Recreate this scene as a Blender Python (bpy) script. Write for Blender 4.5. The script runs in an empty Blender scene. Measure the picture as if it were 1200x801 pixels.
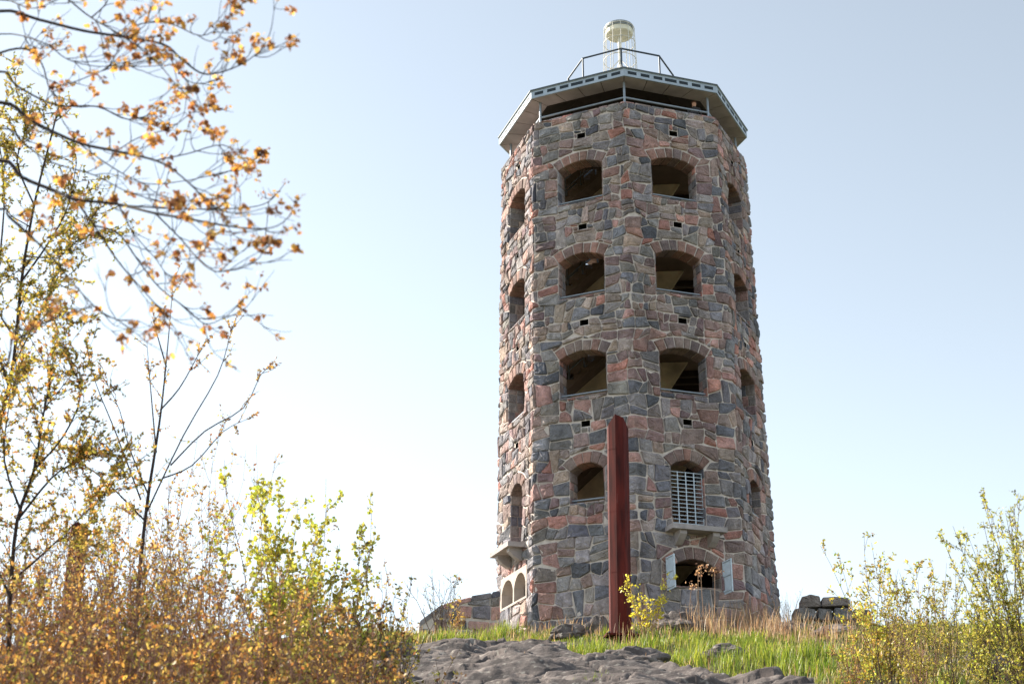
import bpy, math, random
import numpy as np
from mathutils import Vector, noise
from mathutils.geometry import tessellate_polygon

random.seed(7)
rng = np.random.default_rng(11)
PI = math.pi
SC = bpy.context.scene
COL = SC.collection

# ------------------------------------------------------------------ camera
F_PX, PITCH, YAW = 1700.0, 0.3689, 0.0861
cam_d = bpy.data.cameras.new('camera')
cam_d.sensor_width = 36.0
cam_d.lens = 36.0 * F_PX / 1200.0
cam_d.clip_start = 0.1
cam_d.clip_end = 9000
cam_d.dof.use_dof = True
cam_d.dof.focus_distance = 49.0
cam_d.dof.aperture_fstop = 2.8
cam = bpy.data.objects.new('camera', cam_d)
COL.objects.link(cam)
cam.location = (0, 0, 0)
cam.rotation_euler = (PI / 2 + PITCH, 0, YAW)
SC.camera = cam

# ------------------------------------------------------------------ light
SUN_AZ = math.radians(-66)      # left of the view to the tower (+Y), behind it
SUN_EL = math.radians(33)
world = bpy.data.worlds.new('World')
SC.world = world
world.use_nodes = True
wn = world.node_tree.nodes
wl = world.node_tree.links
bg = wn['Background']
sky = wn.new('ShaderNodeTexSky')
sky.sky_type = 'NISHITA'
sky.sun_disc = False
sky.sun_elevation = SUN_EL
sky.sun_rotation = SUN_AZ
sky.altitude = 300
sky.air_density = 1.0
sky.dust_density = 0.6
sky.ozone_density = 1.2
hs = wn.new('ShaderNodeHueSaturation')
hs.inputs['Saturation'].default_value = 0.45
wl.new(sky.outputs[0], hs.inputs['Color'])
tint = wn.new('ShaderNodeMix'); tint.data_type = 'RGBA'; tint.blend_type = 'MULTIPLY'
tint.inputs[0].default_value = 1.0
tint.inputs[7].default_value = (0.972, 1.016, 0.998, 1)
wl.new(hs.outputs[0], tint.inputs[6])
wl.new(tint.outputs[2], bg.inputs['Color'])
bg.inputs['Strength'].default_value = 0.11
sun_d = bpy.data.lights.new('sun', 'SUN')
sun_d.energy = 5.0
sun_d.angle = math.radians(0.53)
sun_d.color = (1.0, 0.90, 0.76)
sun = bpy.data.objects.new('sun', sun_d)
COL.objects.link(sun)
sd = Vector((math.sin(SUN_AZ) * math.cos(SUN_EL), math.cos(SUN_AZ) * math.cos(SUN_EL), math.sin(SUN_EL)))
sun.rotation_euler = sd.to_track_quat('Z', 'Y').to_euler()
sun.location = sd * 200
SC.view_settings.view_transform = 'Standard'
SC.view_settings.look = 'None'
SC.view_settings.gamma = 1.0
SC.view_settings.exposure = 1.15
SC.render.engine = 'CYCLES'
SC.cycles.max_bounces = 8
SC.cycles.transparent_max_bounces = 8
SC.cycles.use_denoising = True


# ------------------------------------------------------------------ helpers
def ray(px, py):
    u = (px - 600) / F_PX
    v = -(py - 400.5) / F_PX
    cp, sp = math.cos(PITCH), math.sin(PITCH)
    Y = cp - v * sp
    z = sp + v * cp
    c, s = math.cos(YAW), math.sin(YAW)
    return np.array([c * u - s * Y, s * u + c * Y, z])


def at(px, py, y):
    """world point seen at photograph pixel (px, py) at distance y in front of the camera"""
    d = ray(px, py)
    return d * (y / d[1])


def proj(P):
    x, y, z = P
    c, s = math.cos(YAW), math.sin(YAW)
    X = c * x + s * y
    Y = -s * x + c * y
    cp, sp = math.cos(PITCH), math.sin(PITCH)
    dp = Y * cp + z * sp
    up = -Y * sp + z * cp
    return 600 + F_PX * X / dp, 400.5 - F_PX * up / dp


def lin(r, g, b):
    f = lambda c: (c / 255 / 12.92) if c / 255 <= 0.04045 else ((c / 255 + 0.055) / 1.055) ** 2.4
    return (f(r), f(g), f(b))


def link(o, parent=None):
    COL.objects.link(o)
    if parent is not None:
        o.parent = parent
    return o


def empty(name, loc, label=None, cat=None, group=None, parent=None):
    o = bpy.data.objects.new(name, None)
    o.location = loc
    o.empty_display_size = 0.3
    link(o, parent)
    tag(o, label, cat, group)
    return o


def tag(o, label=None, cat=None, group=None, kind=None):
    if label: o['label'] = label
    if cat: o['category'] = cat
    if group: o['group'] = group
    if kind: o['kind'] = kind
    return o


class MB:
    """collects polygons with a colour per piece, then links them as one mesh object"""
    def __init__(self):
        self.v = []; self.f = []; self.c = []

    def add(self, verts, faces, col=(1, 1, 1)):
        n = len(self.v)
        self.v += [tuple(p) for p in verts]
        self.c += [col] * len(verts)
        self.f += [tuple(i + n for i in f) for f in faces]
        return self

    def box(self, c, s, rz=0.0, col=(1, 1, 1), jit=0.0):
        ca, sa = math.cos(rz), math.sin(rz)
        vs = []
        for dz in (-.5, .5):
            for dx, dy in ((-.5, -.5), (.5, -.5), (.5, .5), (-.5, .5)):
                x = dx * s[0] + random.uniform(-jit, jit)
                y = dy * s[1] + random.uniform(-jit, jit)
                vs.append((c[0] + ca * x - sa * y, c[1] + sa * x + ca * y, c[2] + dz * s[2] + random.uniform(-jit, jit)))
        self.add(vs, [(3, 2, 1, 0), (4, 5, 6, 7), (0, 1, 5, 4), (1, 2, 6, 5), (2, 3, 7, 6), (3, 0, 4, 7)], col)
        return self

    def tube(self, pts, rad, n=6, col=(1, 1, 1)):
        V, Fq = tube_np(np.array(pts, float), np.full(len(pts), rad) if np.isscalar(rad) else np.array(rad, float), n)
        self.add([tuple(p) for p in V], [tuple(int(i) for i in f) for f in Fq], col)
        return self

    def build(self, name, mat, parent=None, smooth=False):
        me = bpy.data.meshes.new(name)
        me.from_pydata(self.v, [], self.f)
        a = me.color_attributes.new('tint', 'FLOAT_COLOR', 'POINT')
        cc = np.ones((len(self.v), 4), np.float32)
        if len(self.v):
            cc[:, :3] = np.array(self.c, np.float32)
            a.data.foreach_set('color', cc.ravel())
        if smooth:
            me.polygons.foreach_set('use_smooth', [True] * len(me.polygons))
        me.materials.append(mat)
        me.update()
        return link(bpy.data.objects.new(name, me), parent)


def tube_np(P, rad, n=5):
    m = len(P)
    T = np.gradient(P, axis=0)
    T /= np.linalg.norm(T, axis=1)[:, None] + 1e-9
    ref = np.array([0.31, 0.17, 0.93])
    if abs(T[0] @ ref) > 0.9:
        ref = np.array([0.9, -0.3, 0.2])
    A = np.cross(T, ref); A /= np.linalg.norm(A, axis=1)[:, None] + 1e-9
    B = np.cross(T, A)
    an = np.arange(n) * 2 * PI / n
    V = P[:, None, :] + rad[:, None, None] * (np.cos(an)[None, :, None] * A[:, None, :] + np.sin(an)[None, :, None] * B[:, None, :])
    V = V.reshape(-1, 3)
    i = np.arange(m - 1)[:, None] * n
    j = np.arange(n)[None, :]
    j2 = (j + 1) % n
    Fq = np.stack([i + j, i + j2, i + n + j2, i + n + j], -1).reshape(-1, 4)
    return V, Fq


def np_mesh(name, V, F, mat, parent=None, col=None, smooth=False):
    """V (n,3), F (m,k) arrays"""
    me = bpy.data.meshes.new(name)
    V = np.asarray(V, np.float32); F = np.asarray(F, np.int32)
    m, k = F.shape
    me.vertices.add(len(V)); me.vertices.foreach_set('co', V.ravel())
    me.loops.add(m * k); me.loops.foreach_set('vertex_index', F.ravel())
    me.polygons.add(m)
    me.polygons.foreach_set('loop_start', np.arange(m, dtype=np.int32) * k)
    me.polygons.foreach_set('loop_total', np.full(m, k, np.int32))
    if smooth:
        me.polygons.foreach_set('use_smooth', np.ones(m, bool))
    me.update(calc_edges=True)
    if col is not None:
        a = me.color_attributes.new('tint', 'FLOAT_COLOR', 'POINT')
        cc = np.ones((len(V), 4), np.float32); cc[:, :3] = col
        a.data.foreach_set('color', cc.ravel())
    me.materials.append(mat)
    return link(bpy.data.objects.new(name, me), parent)


def tubes_obj(name, lines, mat, parent=None, n=5):
    Vs = []; Fs = []; off = 0
    for P, r in lines:
        V, Fq = tube_np(np.asarray(P, float), np.asarray(r, float), n)
        Vs.append(V); Fs.append(Fq + off); off += len(V)
    return np_mesh(name, np.concatenate(Vs), np.concatenate(Fs), mat, parent, smooth=True)


# ------------------------------------------------------------------ materials
def lathe(prof, n=32):
    V = [(r * math.cos(2 * PI * i / n), r * math.sin(2 * PI * i / n), z) for r, z in prof for i in range(n)]
    Fc = [(a * n + i, a * n + (i + 1) % n, (a + 1) * n + (i + 1) % n, (a + 1) * n + i) for a in range(len(prof) - 1) for i in range(n)]
    return V, Fc

def new_mat(name):
    m = bpy.data.materials.new(name); m.use_nodes = True
    nt = m.node_tree
    return m, nt, nt.nodes, nt.links, nt.nodes['Principled BSDF']


def mat_plain(name, col, rough=0.6, metal=0.0, var=0.12, scale=6.0, bump=0.0, bscale=40.0, use_tint=False):
    m, nt, N, L, b = new_mat(name)
    tc = N.new('ShaderNodeTexCoord')
    nz = N.new('ShaderNodeTexNoise'); nz.inputs['Scale'].default_value = scale; nz.inputs['Detail'].default_value = 6
    L.new(tc.outputs['Object'], nz.inputs['Vector'])
    mr = N.new('ShaderNodeMapRange')
    mr.inputs[1].default_value = 0.3; mr.inputs[2].default_value = 0.7
    mr.inputs[3].default_value = 1 - var; mr.inputs[4].default_value = 1 + var
    L.new(nz.outputs[0], mr.inputs[0])
    mx = N.new('ShaderNodeMix'); mx.data_type = 'RGBA'; mx.blend_type = 'MULTIPLY'; mx.inputs[0].default_value = 1
    if use_tint:
        at_ = N.new('ShaderNodeAttribute'); at_.attribute_name = 'tint'
        L.new(at_.outputs['Color'], mx.inputs[6])
    else:
        mx.inputs[6].default_value = (*col, 1)
    L.new(mr.outputs[0], mx.inputs[7])
    L.new(mx.outputs[2], b.inputs['Base Color'])
    b.inputs['Roughness'].default_value = rough
    b.inputs['Metallic'].default_value = metal
    if bump:
        n2 = N.new('ShaderNodeTexNoise'); n2.inputs['Scale'].default_value = bscale; n2.inputs['Detail'].default_value = 8
        L.new(tc.outputs['Object'], n2.inputs['Vector'])
        bp = N.new('ShaderNodeBump'); bp.inputs['Strength'].default_value = bump; bp.inputs['Distance'].default_value = 0.05
        L.new(n2.outputs[0], bp.inputs['Height']); L.new(bp.outputs[0], b.inputs['Normal'])
    return m


def mat_stone(name):
    """rubble stone: the stone's own colour from 'tint', mottled with mineral grain and pale and rusty staining"""
    m, nt, N, L, b = new_mat(name)
    tc = N.new('ShaderNodeTexCoord')
    at_ = N.new('ShaderNodeAttribute'); at_.attribute_name = 'tint'
    def nzn(scale, detail=6, rough=.6, dist=0):
        n = N.new('ShaderNodeTexNoise'); n.inputs['Scale'].default_value = scale
        n.inputs['Detail'].default_value = detail; n.inputs['Roughness'].default_value = rough
        n.inputs['Distortion'].default_value = dist
        L.new(tc.outputs['Object'], n.inputs['Vector']); return n
    def rng_(n, a, b_, c, d):
        r = N.new('ShaderNodeMapRange')
        for i, v in enumerate((a, b_, c, d)): r.inputs[i + 1].default_value = v
        L.new(n.outputs[0], r.inputs[0]); return r
    def mix(kind, fac, A, B):
        x = N.new('ShaderNodeMix'); x.data_type = 'RGBA'; x.blend_type = kind
        if isinstance(fac, float): x.inputs[0].default_value = fac
        else: L.new(fac, x.inputs[0])
        for s, v in ((6, A), (7, B)):
            if isinstance(v, tuple): x.inputs[s].default_value = (*v, 1)
            else: L.new(v, x.inputs[s])
        return x.outputs[2]
    c = mix('MULTIPLY', 1.0, at_.outputs['Color'], rng_(nzn(3.2, 8, .65, .6), .3, .7, .62, 1.35).outputs[0])
    c = mix('MULTIPLY', 1.0, c, rng_(nzn(24, 6, .75), .3, .7, .62, 1.35).outputs[0])
    c = mix('MIX', rng_(nzn(1.7, 7, .7), .56, .72, 0, .38).outputs[0], c, lin(168, 158, 150))
    c = mix('MIX', rng_(nzn(2.6, 7, .7, .4), .6, .74, 0, .4).outputs[0], c, lin(70, 66, 66))
    # run-down staining over the whole wall: dark damp streaks and pale lime
    mp = N.new('ShaderNodeMapping'); mp.inputs['Scale'].default_value = (1.5, 1.5, .16)
    L.new(tc.outputs['Object'], mp.inputs['Vector'])
    sn = N.new('ShaderNodeTexNoise'); sn.inputs['Scale'].default_value = 1.0; sn.inputs['Detail'].default_value = 7; sn.inputs['Roughness'].default_value = .62
    L.new(mp.outputs[0], sn.inputs['Vector'])
    c = mix('MULTIPLY', 1.0, c, rng_(sn, .36, .66, .72, 1.2).outputs[0])
    L.new(c, b.inputs['Base Color'])
    b.inputs['Roughness'].default_value = 0.86
    bp = N.new('ShaderNodeBump'); bp.inputs['Strength'].default_value = 1.0; bp.inputs['Distance'].default_value = 0.07
    L.new(nzn(9, 9, .68, .3).outputs[0], bp.inputs['Height']); L.new(bp.outputs[0], b.inputs['Normal'])
    return m


def mat_leaf(name, trans=0.5, boost=1.0):
    m, nt, N, L, b = new_mat(name)
    at_ = N.new('ShaderNodeAttribute'); at_.attribute_name = 'tint'
    N.remove(b)
    out = N['Material Output']
    d = N.new('ShaderNodeBsdfDiffuse'); t = N.new('ShaderNodeBsdfTranslucent')
    L.new(at_.outputs['Color'], d.inputs['Color'])
    mm = N.new('ShaderNodeMix'); mm.data_type = 'RGBA'; mm.blend_type = 'MULTIPLY'; mm.inputs[0].default_value = 1
    L.new(at_.outputs['Color'], mm.inputs[6]); mm.inputs[7].default_value = (boost, boost * .97, boost * .8, 1)
    L.new(mm.outputs[2], t.inputs['Color'])
    ms = N.new('ShaderNodeMixShader'); ms.inputs[0].default_value = trans
    L.new(d.outputs[0], ms.inputs[1]); L.new(t.outputs[0], ms.inputs[2])
    g = N.new('ShaderNodeBsdfGlossy'); g.inputs['Roughness'].default_value = .45
    ms2 = N.new('ShaderNodeMixShader'); ms2.inputs[0].default_value = .04
    L.new(ms.outputs[0], ms2.inputs[1]); L.new(g.outputs[0], ms2.inputs[2])
    L.new(ms2.outputs[0], out.inputs['Surface'])
    return m


M = {}
M['stone'] = mat_stone('rubble_stone')
M['mortar'] = mat_plain('mortar', lin(212, 200, 193), .95, var=.18, scale=5, bump=.4, bscale=60)
M['inner'] = mat_plain('interior_plaster', lin(124, 108, 96), .9, var=.15, scale=2, bump=.2, bscale=20)
M['hole_shade'] = mat_plain('shade_painted_stone', lin(34, 30, 28), .95)  # near-black colour stands in for the shade inside the putlog holes
M['beige'] = mat_plain('beige_plaster', lin(240, 224, 196), .9, var=.3, scale=1.3)
M['concrete'] = mat_plain('weathered_concrete', lin(168, 160, 160), .9, var=.2, scale=4, bump=.3, bscale=30)
M['cream'] = mat_plain('cream_limestone', lin(178, 168, 160), .85, var=.12, scale=5, bump=.2, bscale=30)
M['metal'] = mat_plain('grey_painted_metal', lin(150, 160, 172), .45, .3, var=.1, scale=8)
M['dark_metal'] = mat_plain('dark_railing_metal', lin(70, 78, 88), .5, .3, var=.1, scale=8)
M['fascia'] = mat_plain('blue_grey_fascia_metal', lin(170, 182, 196), .5, .15, var=.1, scale=3)
M['vent'] = mat_plain('vent_mesh', lin(40, 50, 58), .7, .2)
M['soffit'] = mat_plain('soffit_board', lin(174, 164, 168), .8, var=.26, scale=1.1, bump=.1, bscale=15)
M['roof'] = mat_plain('roof_sheet', lin(88, 96, 104), .6, .1, var=.15, scale=2)
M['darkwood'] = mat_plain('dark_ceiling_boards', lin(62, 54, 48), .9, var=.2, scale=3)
M['white'] = mat_plain('weathered_white_paint', lin(226, 222, 212), .6, .05, var=.1, scale=7)
M['drum'] = mat_plain('yellowed_drum_paint', lin(240, 234, 214), .6, 0, var=.12, scale=5)
M['greyrim'] = mat_plain('grey_drum_rim', lin(150, 156, 160), .6, .2, var=.3, scale=9)
M['gate'] = mat_plain('pale_gate_paint', lin(196, 208, 220), .5, .2, var=.08, scale=6)
M['bark'] = mat_plain('grey_brown_bark', lin(92, 74, 66), .9, var=.25, scale=18, bump=.3, bscale=60)
M['darkbark'] = mat_plain('dark_bark', lin(58, 46, 44), .9, var=.25, scale=18, bump=.3, bscale=60)
M['twig'] = mat_plain('reddish_twig_bark', lin(140, 104, 88), .8, var=.25, scale=20)
M['dry'] = mat_plain('dry_stalk', lin(176, 142, 116), .9, var=.25, scale=20)
M['leaf'] = mat_leaf('leaf_tissue', .55, 1.1)
M['grass'] = mat_leaf('grass_blade', .55, 1.1)


def mat_corten():
    m, nt, N, L, b = new_mat('rusted_steel')
    tc = N.new('ShaderNodeTexCoord')
    mp = N.new('ShaderNodeMapping'); mp.inputs['Scale'].default_value = (6, 6, .7)
    L.new(tc.outputs['Object'], mp.inputs['Vector'])
    n = N.new('ShaderNodeTexNoise'); n.inputs['Scale'].default_value = 1.5; n.inputs['Detail'].default_value = 8
    L.new(mp.outputs[0], n.inputs['Vector'])
    r = N.new('ShaderNodeValToRGB')
    e = r.color_ramp.elements
    e[0].position = .25; e[0].color = (*lin(46, 11, 12), 1)
    x = e.new(.5); x.color = (*lin(68, 17, 17), 1)
    e[1].position = .72; e[1].color = (*lin(106, 36, 30), 1)
    L.new(n.outputs[0], r.inputs[0]); L.new(r.outputs[0], b.inputs['Base Color'])
    b.inputs['Roughness'].default_value = .75
    b.inputs['Specular IOR Level'].default_value = .25
    n2 = N.new('ShaderNodeTexNoise'); n2.inputs['Scale'].default_value = 40
    L.new(tc.outputs['Object'], n2.inputs['Vector'])
    bp = N.new('ShaderNodeBump'); bp.inputs['Strength'].default_value = .15; bp.inputs['Distance'].default_value = .01
    L.new(n2.outputs[0], bp.inputs['Height']); L.new(bp.outputs[0], b.inputs['Normal'])
    return m


def mat_rock():
    m, nt, N, L, b = new_mat('bedrock')
    tc = N.new('ShaderNodeTexCoord')
    n = N.new('ShaderNodeTexNoise'); n.inputs['Scale'].default_value = 1.3; n.inputs['Detail'].default_value = 10; n.inputs['Roughness'].default_value = .7
    L.new(tc.outputs['Object'], n.inputs['Vector'])
    r = N.new('ShaderNodeValToRGB'); e = r.color_ramp.elements
    e[0].position = .28; e[0].color = (*lin(50, 46, 46), 1)
    e[1].position = .68; e[1].color = (*lin(136, 126, 121), 1)
    x = e.new(.5); x.color = (*lin(90, 82, 80), 1)
    L.new(n.outputs[0], r.inputs[0])
    n3 = N.new('ShaderNodeTexNoise'); n3.inputs['Scale'].default_value = 7; n3.inputs['Detail'].default_value = 6
    L.new(tc.outputs['Object'], n3.inputs['Vector'])
    mr = N.new('ShaderNodeMapRange')
    for i, v in enumerate((.58, .72, 0, .55)): mr.inputs[i + 1].default_value = v
    L.new(n3.outputs[0], mr.inputs[0])
    mx = N.new('ShaderNodeMix'); mx.data_type = 'RGBA'
    L.new(mr.outputs[0], mx.inputs[0]); L.new(r.outputs[0], mx.inputs[6]); mx.inputs[7].default_value = (*lin(172, 168, 160), 1)
    L.new(mx.outputs[2], b.inputs['Base Color'])
    b.inputs['Roughness'].default_value = .9
    n2 = N.new('ShaderNodeTexNoise'); n2.inputs['Scale'].default_value = 22; n2.inputs['Detail'].default_value = 10; n2.inputs['Roughness'].default_value = .7
    L.new(tc.outputs['Object'], n2.inputs['Vector'])
    bp = N.new('ShaderNodeBump'); bp.inputs['Strength'].default_value = .7; bp.inputs['Distance'].default_value = .03
    L.new(n2.outputs[0], bp.inputs['Height']); L.new(bp.outputs[0], b.inputs['Normal'])
    return m


def mat_ground():
    m, nt, N, L, b = new_mat('hillside_soil')
    tc = N.new('ShaderNodeTexCoord')
    n = N.new('ShaderNodeTexNoise'); n.inputs['Scale'].default_value = .6; n.inputs['Detail'].default_value = 10; n.inputs['Roughness'].default_value = .7
    L.new(tc.outputs['Object'], n.inputs['Vector'])
    r = N.new('ShaderNodeValToRGB'); e = r.color_ramp.elements
    e[0].position = .35; e[0].color = (*lin(74, 60, 44), 1)
    e[1].position = .62; e[1].color = (*lin(86, 92, 44), 1)
    L.new(n.outputs[0], r.inputs[0]); L.new(r.outputs[0], b.inputs['Base Color'])
    b.inputs['Roughness'].default_value = .95
    n2 = N.new('ShaderNodeTexNoise'); n2.inputs['Scale'].default_value = 9; n2.inputs['Detail'].default_value = 8
    L.new(tc.outputs['Object'], n2.inputs['Vector'])
    bp = N.new('ShaderNodeBump'); bp.inputs['Strength'].default_value = .7; bp.inputs['Distance'].default_value = .1
    L.new(n2.outputs[0], bp.inputs['Height']); L.new(bp.outputs[0], b.inputs['Normal'])
    return m


M['corten'] = mat_corten(); M['rock'] = mat_rock(); M['ground'] = mat_ground()

# ------------------------------------------------------------------ terrain
GY = [-2000, -300, -60, 0, 15, 24, 30, 33, 36, 40, 44, 50, 60, 90, 200, 1500, 6000]
GZ = [-120, -40, -8, -1.6, 1.2, 2.7, 3.8, 4.72, 5.62, 6.72, 7.55, 7.9, 7.6, 4.0, -14, -90, -150]


def ground(x, y):
    x = np.asarray(x, float); y = np.asarray(y, float)
    z = np.interp(y, GY, GZ)
    near = np.exp(-((y - 30) / 60) ** 2)
    z = z + near * (0.12 * np.sin(.9 * x + .5 * y) + .09 * np.sin(1.7 * y - .6 * x + 1) + .05 * np.sin(3.1 * x + 2.2 * y))
    far = np.clip((np.abs(x) - 24) / 60, 0, 40)
    return z - far * 3.0


def gnd(px, py):
    """first ground point under a photograph pixel"""
    d = ray(px, py)
    y = 10.0
    while y < 70:
        P = d * (y / d[1])
        if P[2] < ground(P[0], P[1]):
            return P
        y += .05
    return d * (46 / d[1])


def axis(c0, c1, st, ext):
    return np.concatenate([-np.array(ext[::-1]) + c0, np.arange(c0, c1 + st / 2, st), np.array(ext) + c1])


xs = axis(-26, 26, .4, [2, 6, 14, 30, 60, 120, 300, 800, 2000, 5000])
ys = axis(-4, 64, .4, [2, 6, 14, 30, 60, 120, 300, 800, 2000, 5000])
XX, YY = np.meshgrid(xs, ys)
ZZ = ground(XX, YY)
nx, ny = len(xs), len(ys)
ii = (np.arange(ny - 1)[:, None] * nx + np.arange(nx - 1)[None, :]).ravel()
tag(np_mesh('ground', np.stack([XX, YY, ZZ], -1).reshape(-1, 3), np.stack([ii, ii + 1, ii + nx + 1, ii + nx], -1), M['ground'], smooth=True), kind='structure')

# bedrock ledge in front of the tower: a bumpy sheet with stepped layers
lx = np.arange(-7.0, 3.6, .055); ly = np.arange(28.5, 38.6, .055)
LX, LY = np.meshgrid(lx, ly)
LZ = np.zeros_like(LX)
edge_y = np.interp(lx, [-7, -5.6, -3.4, -1.6, -.2, 1.0, 2.2, 3.6], [36.2, 36.9, 36.7, 36.3, 35.0, 33.3, 32.2, 31.2])
for j in range(LX.shape[0]):
    for i in range(LX.shape[1]):
        x, y = LX[j, i], LY[j, i]
        n1 = noise.fractal(Vector((x * .30, y * .55, 3.0)), 1.0, 2.0, 4)
        n2 = noise.fractal(Vector((x * .8 + .3 * y, y * 3.2, 7.0)), .8, 2.2, 6)
        n3 = noise.fractal(Vector((x * 5, y * 7, 2.0)), .7, 2.1, 4)
        dip = y * .55 + x * .10 + .5 * n1                       # dipping strata
        st = dip * 2.1 + .25 * n2
        ter = (st - math.floor(st))
        h = .12 + .16 * n1 + .17 * (min(ter / .8, 1.0) - .5) * (.5 + .8 * abs(noise.noise(Vector((x * .5, y * .4, 9.0))))) + .05 * n2 + .022 * n3
        vd, vp = noise.voronoi(Vector((x * .6 + .12 * n2, y * 1.25 + .12 * n1, 1.0)))
        c0 = vp[0]
        ra = noise.cell_vector(c0 * 37.0)
        h += .16 * (ra.x - .5) + .20 * (ra.y - .5) * (x * .6 - c0.x) + .34 * (ra.z - .5) * (y * 1.25 - c0.y)
        h -= .12 * max(0.0, 1 - (vd[1] - vd[0]) / .05)
        m_ = (edge_y[i] - y) / .9 + .55 * n1
        m_ = max(0, min(1, m_ * 1.3 + .3))
        LZ[j, i] = h * m_ - .45 * (1 - m_) + .12
LZ += ground(LX, LY)
nx2, ny2 = len(lx), len(ly)
ii = (np.arange(ny2 - 1)[:, None] * nx2 + np.arange(nx2 - 1)[None, :]).ravel()
tag(np_mesh('rock_ledge', np.stack([LX, LY, LZ], -1).reshape(-1, 3), np.stack([ii, ii + 1, ii + nx2 + 1, ii + nx2], -1), M['rock'], smooth=False), kind='structure')

# ------------------------------------------------------------------ tower
D, ROT = 49.4872, 0.0266
R0, BAT, ZR = 4.6, 0.0086, 26.7022
ZB, ZT = 6.6, 26.34
C22 = math.cos(PI / 8)
W0 = 3.58
tower = empty('stone_tower', (0, D, 7.6), 'tall octagonal rubble stone lookout tower with arched openings and metal roof', 'tower')
TO = np.array([0, D, 7.6])


def radius(z): return R0 + BAT * (ZR - z)


def vert(k, rad, z):
    a = ROT + k * PI / 4
    return np.array([rad * math.sin(a), -rad * math.cos(a), z - 7.6])


def fp(k, u, z, d=0.0):
    """tower-local point on face k (between corners k and k+1): u metres along it, d proud"""
    am = ROT + (k + .5) * PI / 4
    n = np.array([math.sin(am), -math.cos(am)]); t = np.array([math.cos(am), math.sin(am)])
    ap = radius(z) * C22 + d
    p = n * ap + t * u
    return np.array([p[0], p[1], z - 7.6])


def unwrap(s, z, d):
    """unwrapped masonry coordinate -> tower-local"""
    q = s / W0
    k = math.floor(q)
    fr = q - k
    if fr < 1e-5 or fr > 1 - 1e-5:
        return vert(round(q), radius(z) + d / C22, z)
    wz = 2 * radius(z) * math.sin(PI / 8)
    return fp(k, (fr - .5) * wz * (1 + d / (radius(z) * C22)), z, d)


DZ = 3.584
# openings per face: (u0, u1, sill, spring, apex, kind)
def openings(k):
    k = (k + 8) % 8
    o = []
    for i in range(3):
        o.append((-.86, .86, 22.78 - DZ * i, 24.20 - DZ * i, 24.44 - DZ * i, 'window'))
    if k == 7:
        o.append((-.52, .70, 11.98, 13.10, 13.36, 'window'))
    elif k == 0:
        o.append((-.64, .56, 11.10, 13.14, 13.38, 'grille'))
        o.append((-.84, .96, 9.20, 9.78, 10.14, 'door'))
    elif k == 6:
        o.append((-.52, .72, 11.10, 13.04, 13.32, 'balcony'))
        o.append((-1.30, 1.28, 9.25, 10.25, 10.25, 'twin'))
    else:
        o.append((-.60, .60, 12.02, 13.08, 13.34, 'window'))
    return o


HOLES = [(.07, 25.42 - DZ * i) for i in range(4)]


def arc(u0, u1, spring, apex, n=10, extra=0.0):
    w = (u1 - u0) / 2; uc = (u0 + u1) / 2; h = apex - spring
    if h < .01:
        return [(u1, spring), (u0, spring)]
    r = (w * w + h * h) / (2 * h); zc = apex - r
    a = math.asin(min(1, w / r))
    return [(uc + (r + extra) * math.sin(a - 2 * a * i / n), zc + (r + extra) * math.cos(a - 2 * a * i / n)) for i in range(n + 1)]


def outline(o):
    u0, u1, sl, sp, ap, kd = o
    return [(u0, sl), (u1, sl)] + arc(u0, u1, sp, ap)


VH = .37   # depth of the arch ring


def to_s(k, u, z):
    return (k + .5) * W0 + u * W0 / (2 * radius(z) * math.sin(PI / 8))


def excl(k):
    E = []
    for o in openings(k):
        u0, u1, sl, sp, ap, kd = o
        E.append([(to_s(k, u, z), z) for u, z in ((u0, sl), (u1, sl), (u1, sp), (u0, sp))])
        if ap > sp + .01:
            A = [(u0, sp), (u1, sp)] + arc(u0, u1, sp, ap, 8, VH + .02)
            E.append([(to_s(k, u, z), z) for u, z in A])
        if kd in ('grille', 'balcony'):
            E.append([(to_s(k, u, z), z) for u, z in ((u0 - .2, sl - .2), (u1 + .55, sl - .2), (u1 + .55, sl), (u0 - .2, sl))])
    for hu, hz in HOLES:
        E.append([(to_s(k, u, z), z) for u, z in ((hu - .165, hz - .11), (hu + .165, hz - .11), (hu + .165, hz + .11), (hu - .165, hz + .11))])
    return E


def clip(poly, px, pz, nx_, nz_):
    """keep the side where (p - P).n <= 0"""
    out = []
    n = len(poly)
    for i in range(n):
        a = poly[i]; b = poly[(i + 1) % n]
        da = (a[0] - px) * nx_ + (a[1] - pz) * nz_
        db = (b[0] - px) * nx_ + (b[1] - pz) * nz_
        if da <= 0: out.append(a)
        if (da < 0 < db) or (db < 0 < da):
            t = da / (da - db)
            out.append((a[0] + (b[0] - a[0]) * t, a[1] + (b[1] - a[1]) * t))
    return out


def area(p):
    return .5 * abs(sum(p[i][0] * p[(i + 1) % len(p)][1] - p[(i + 1) % len(p)][0] * p[i][1] for i in range(len(p))))


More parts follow.
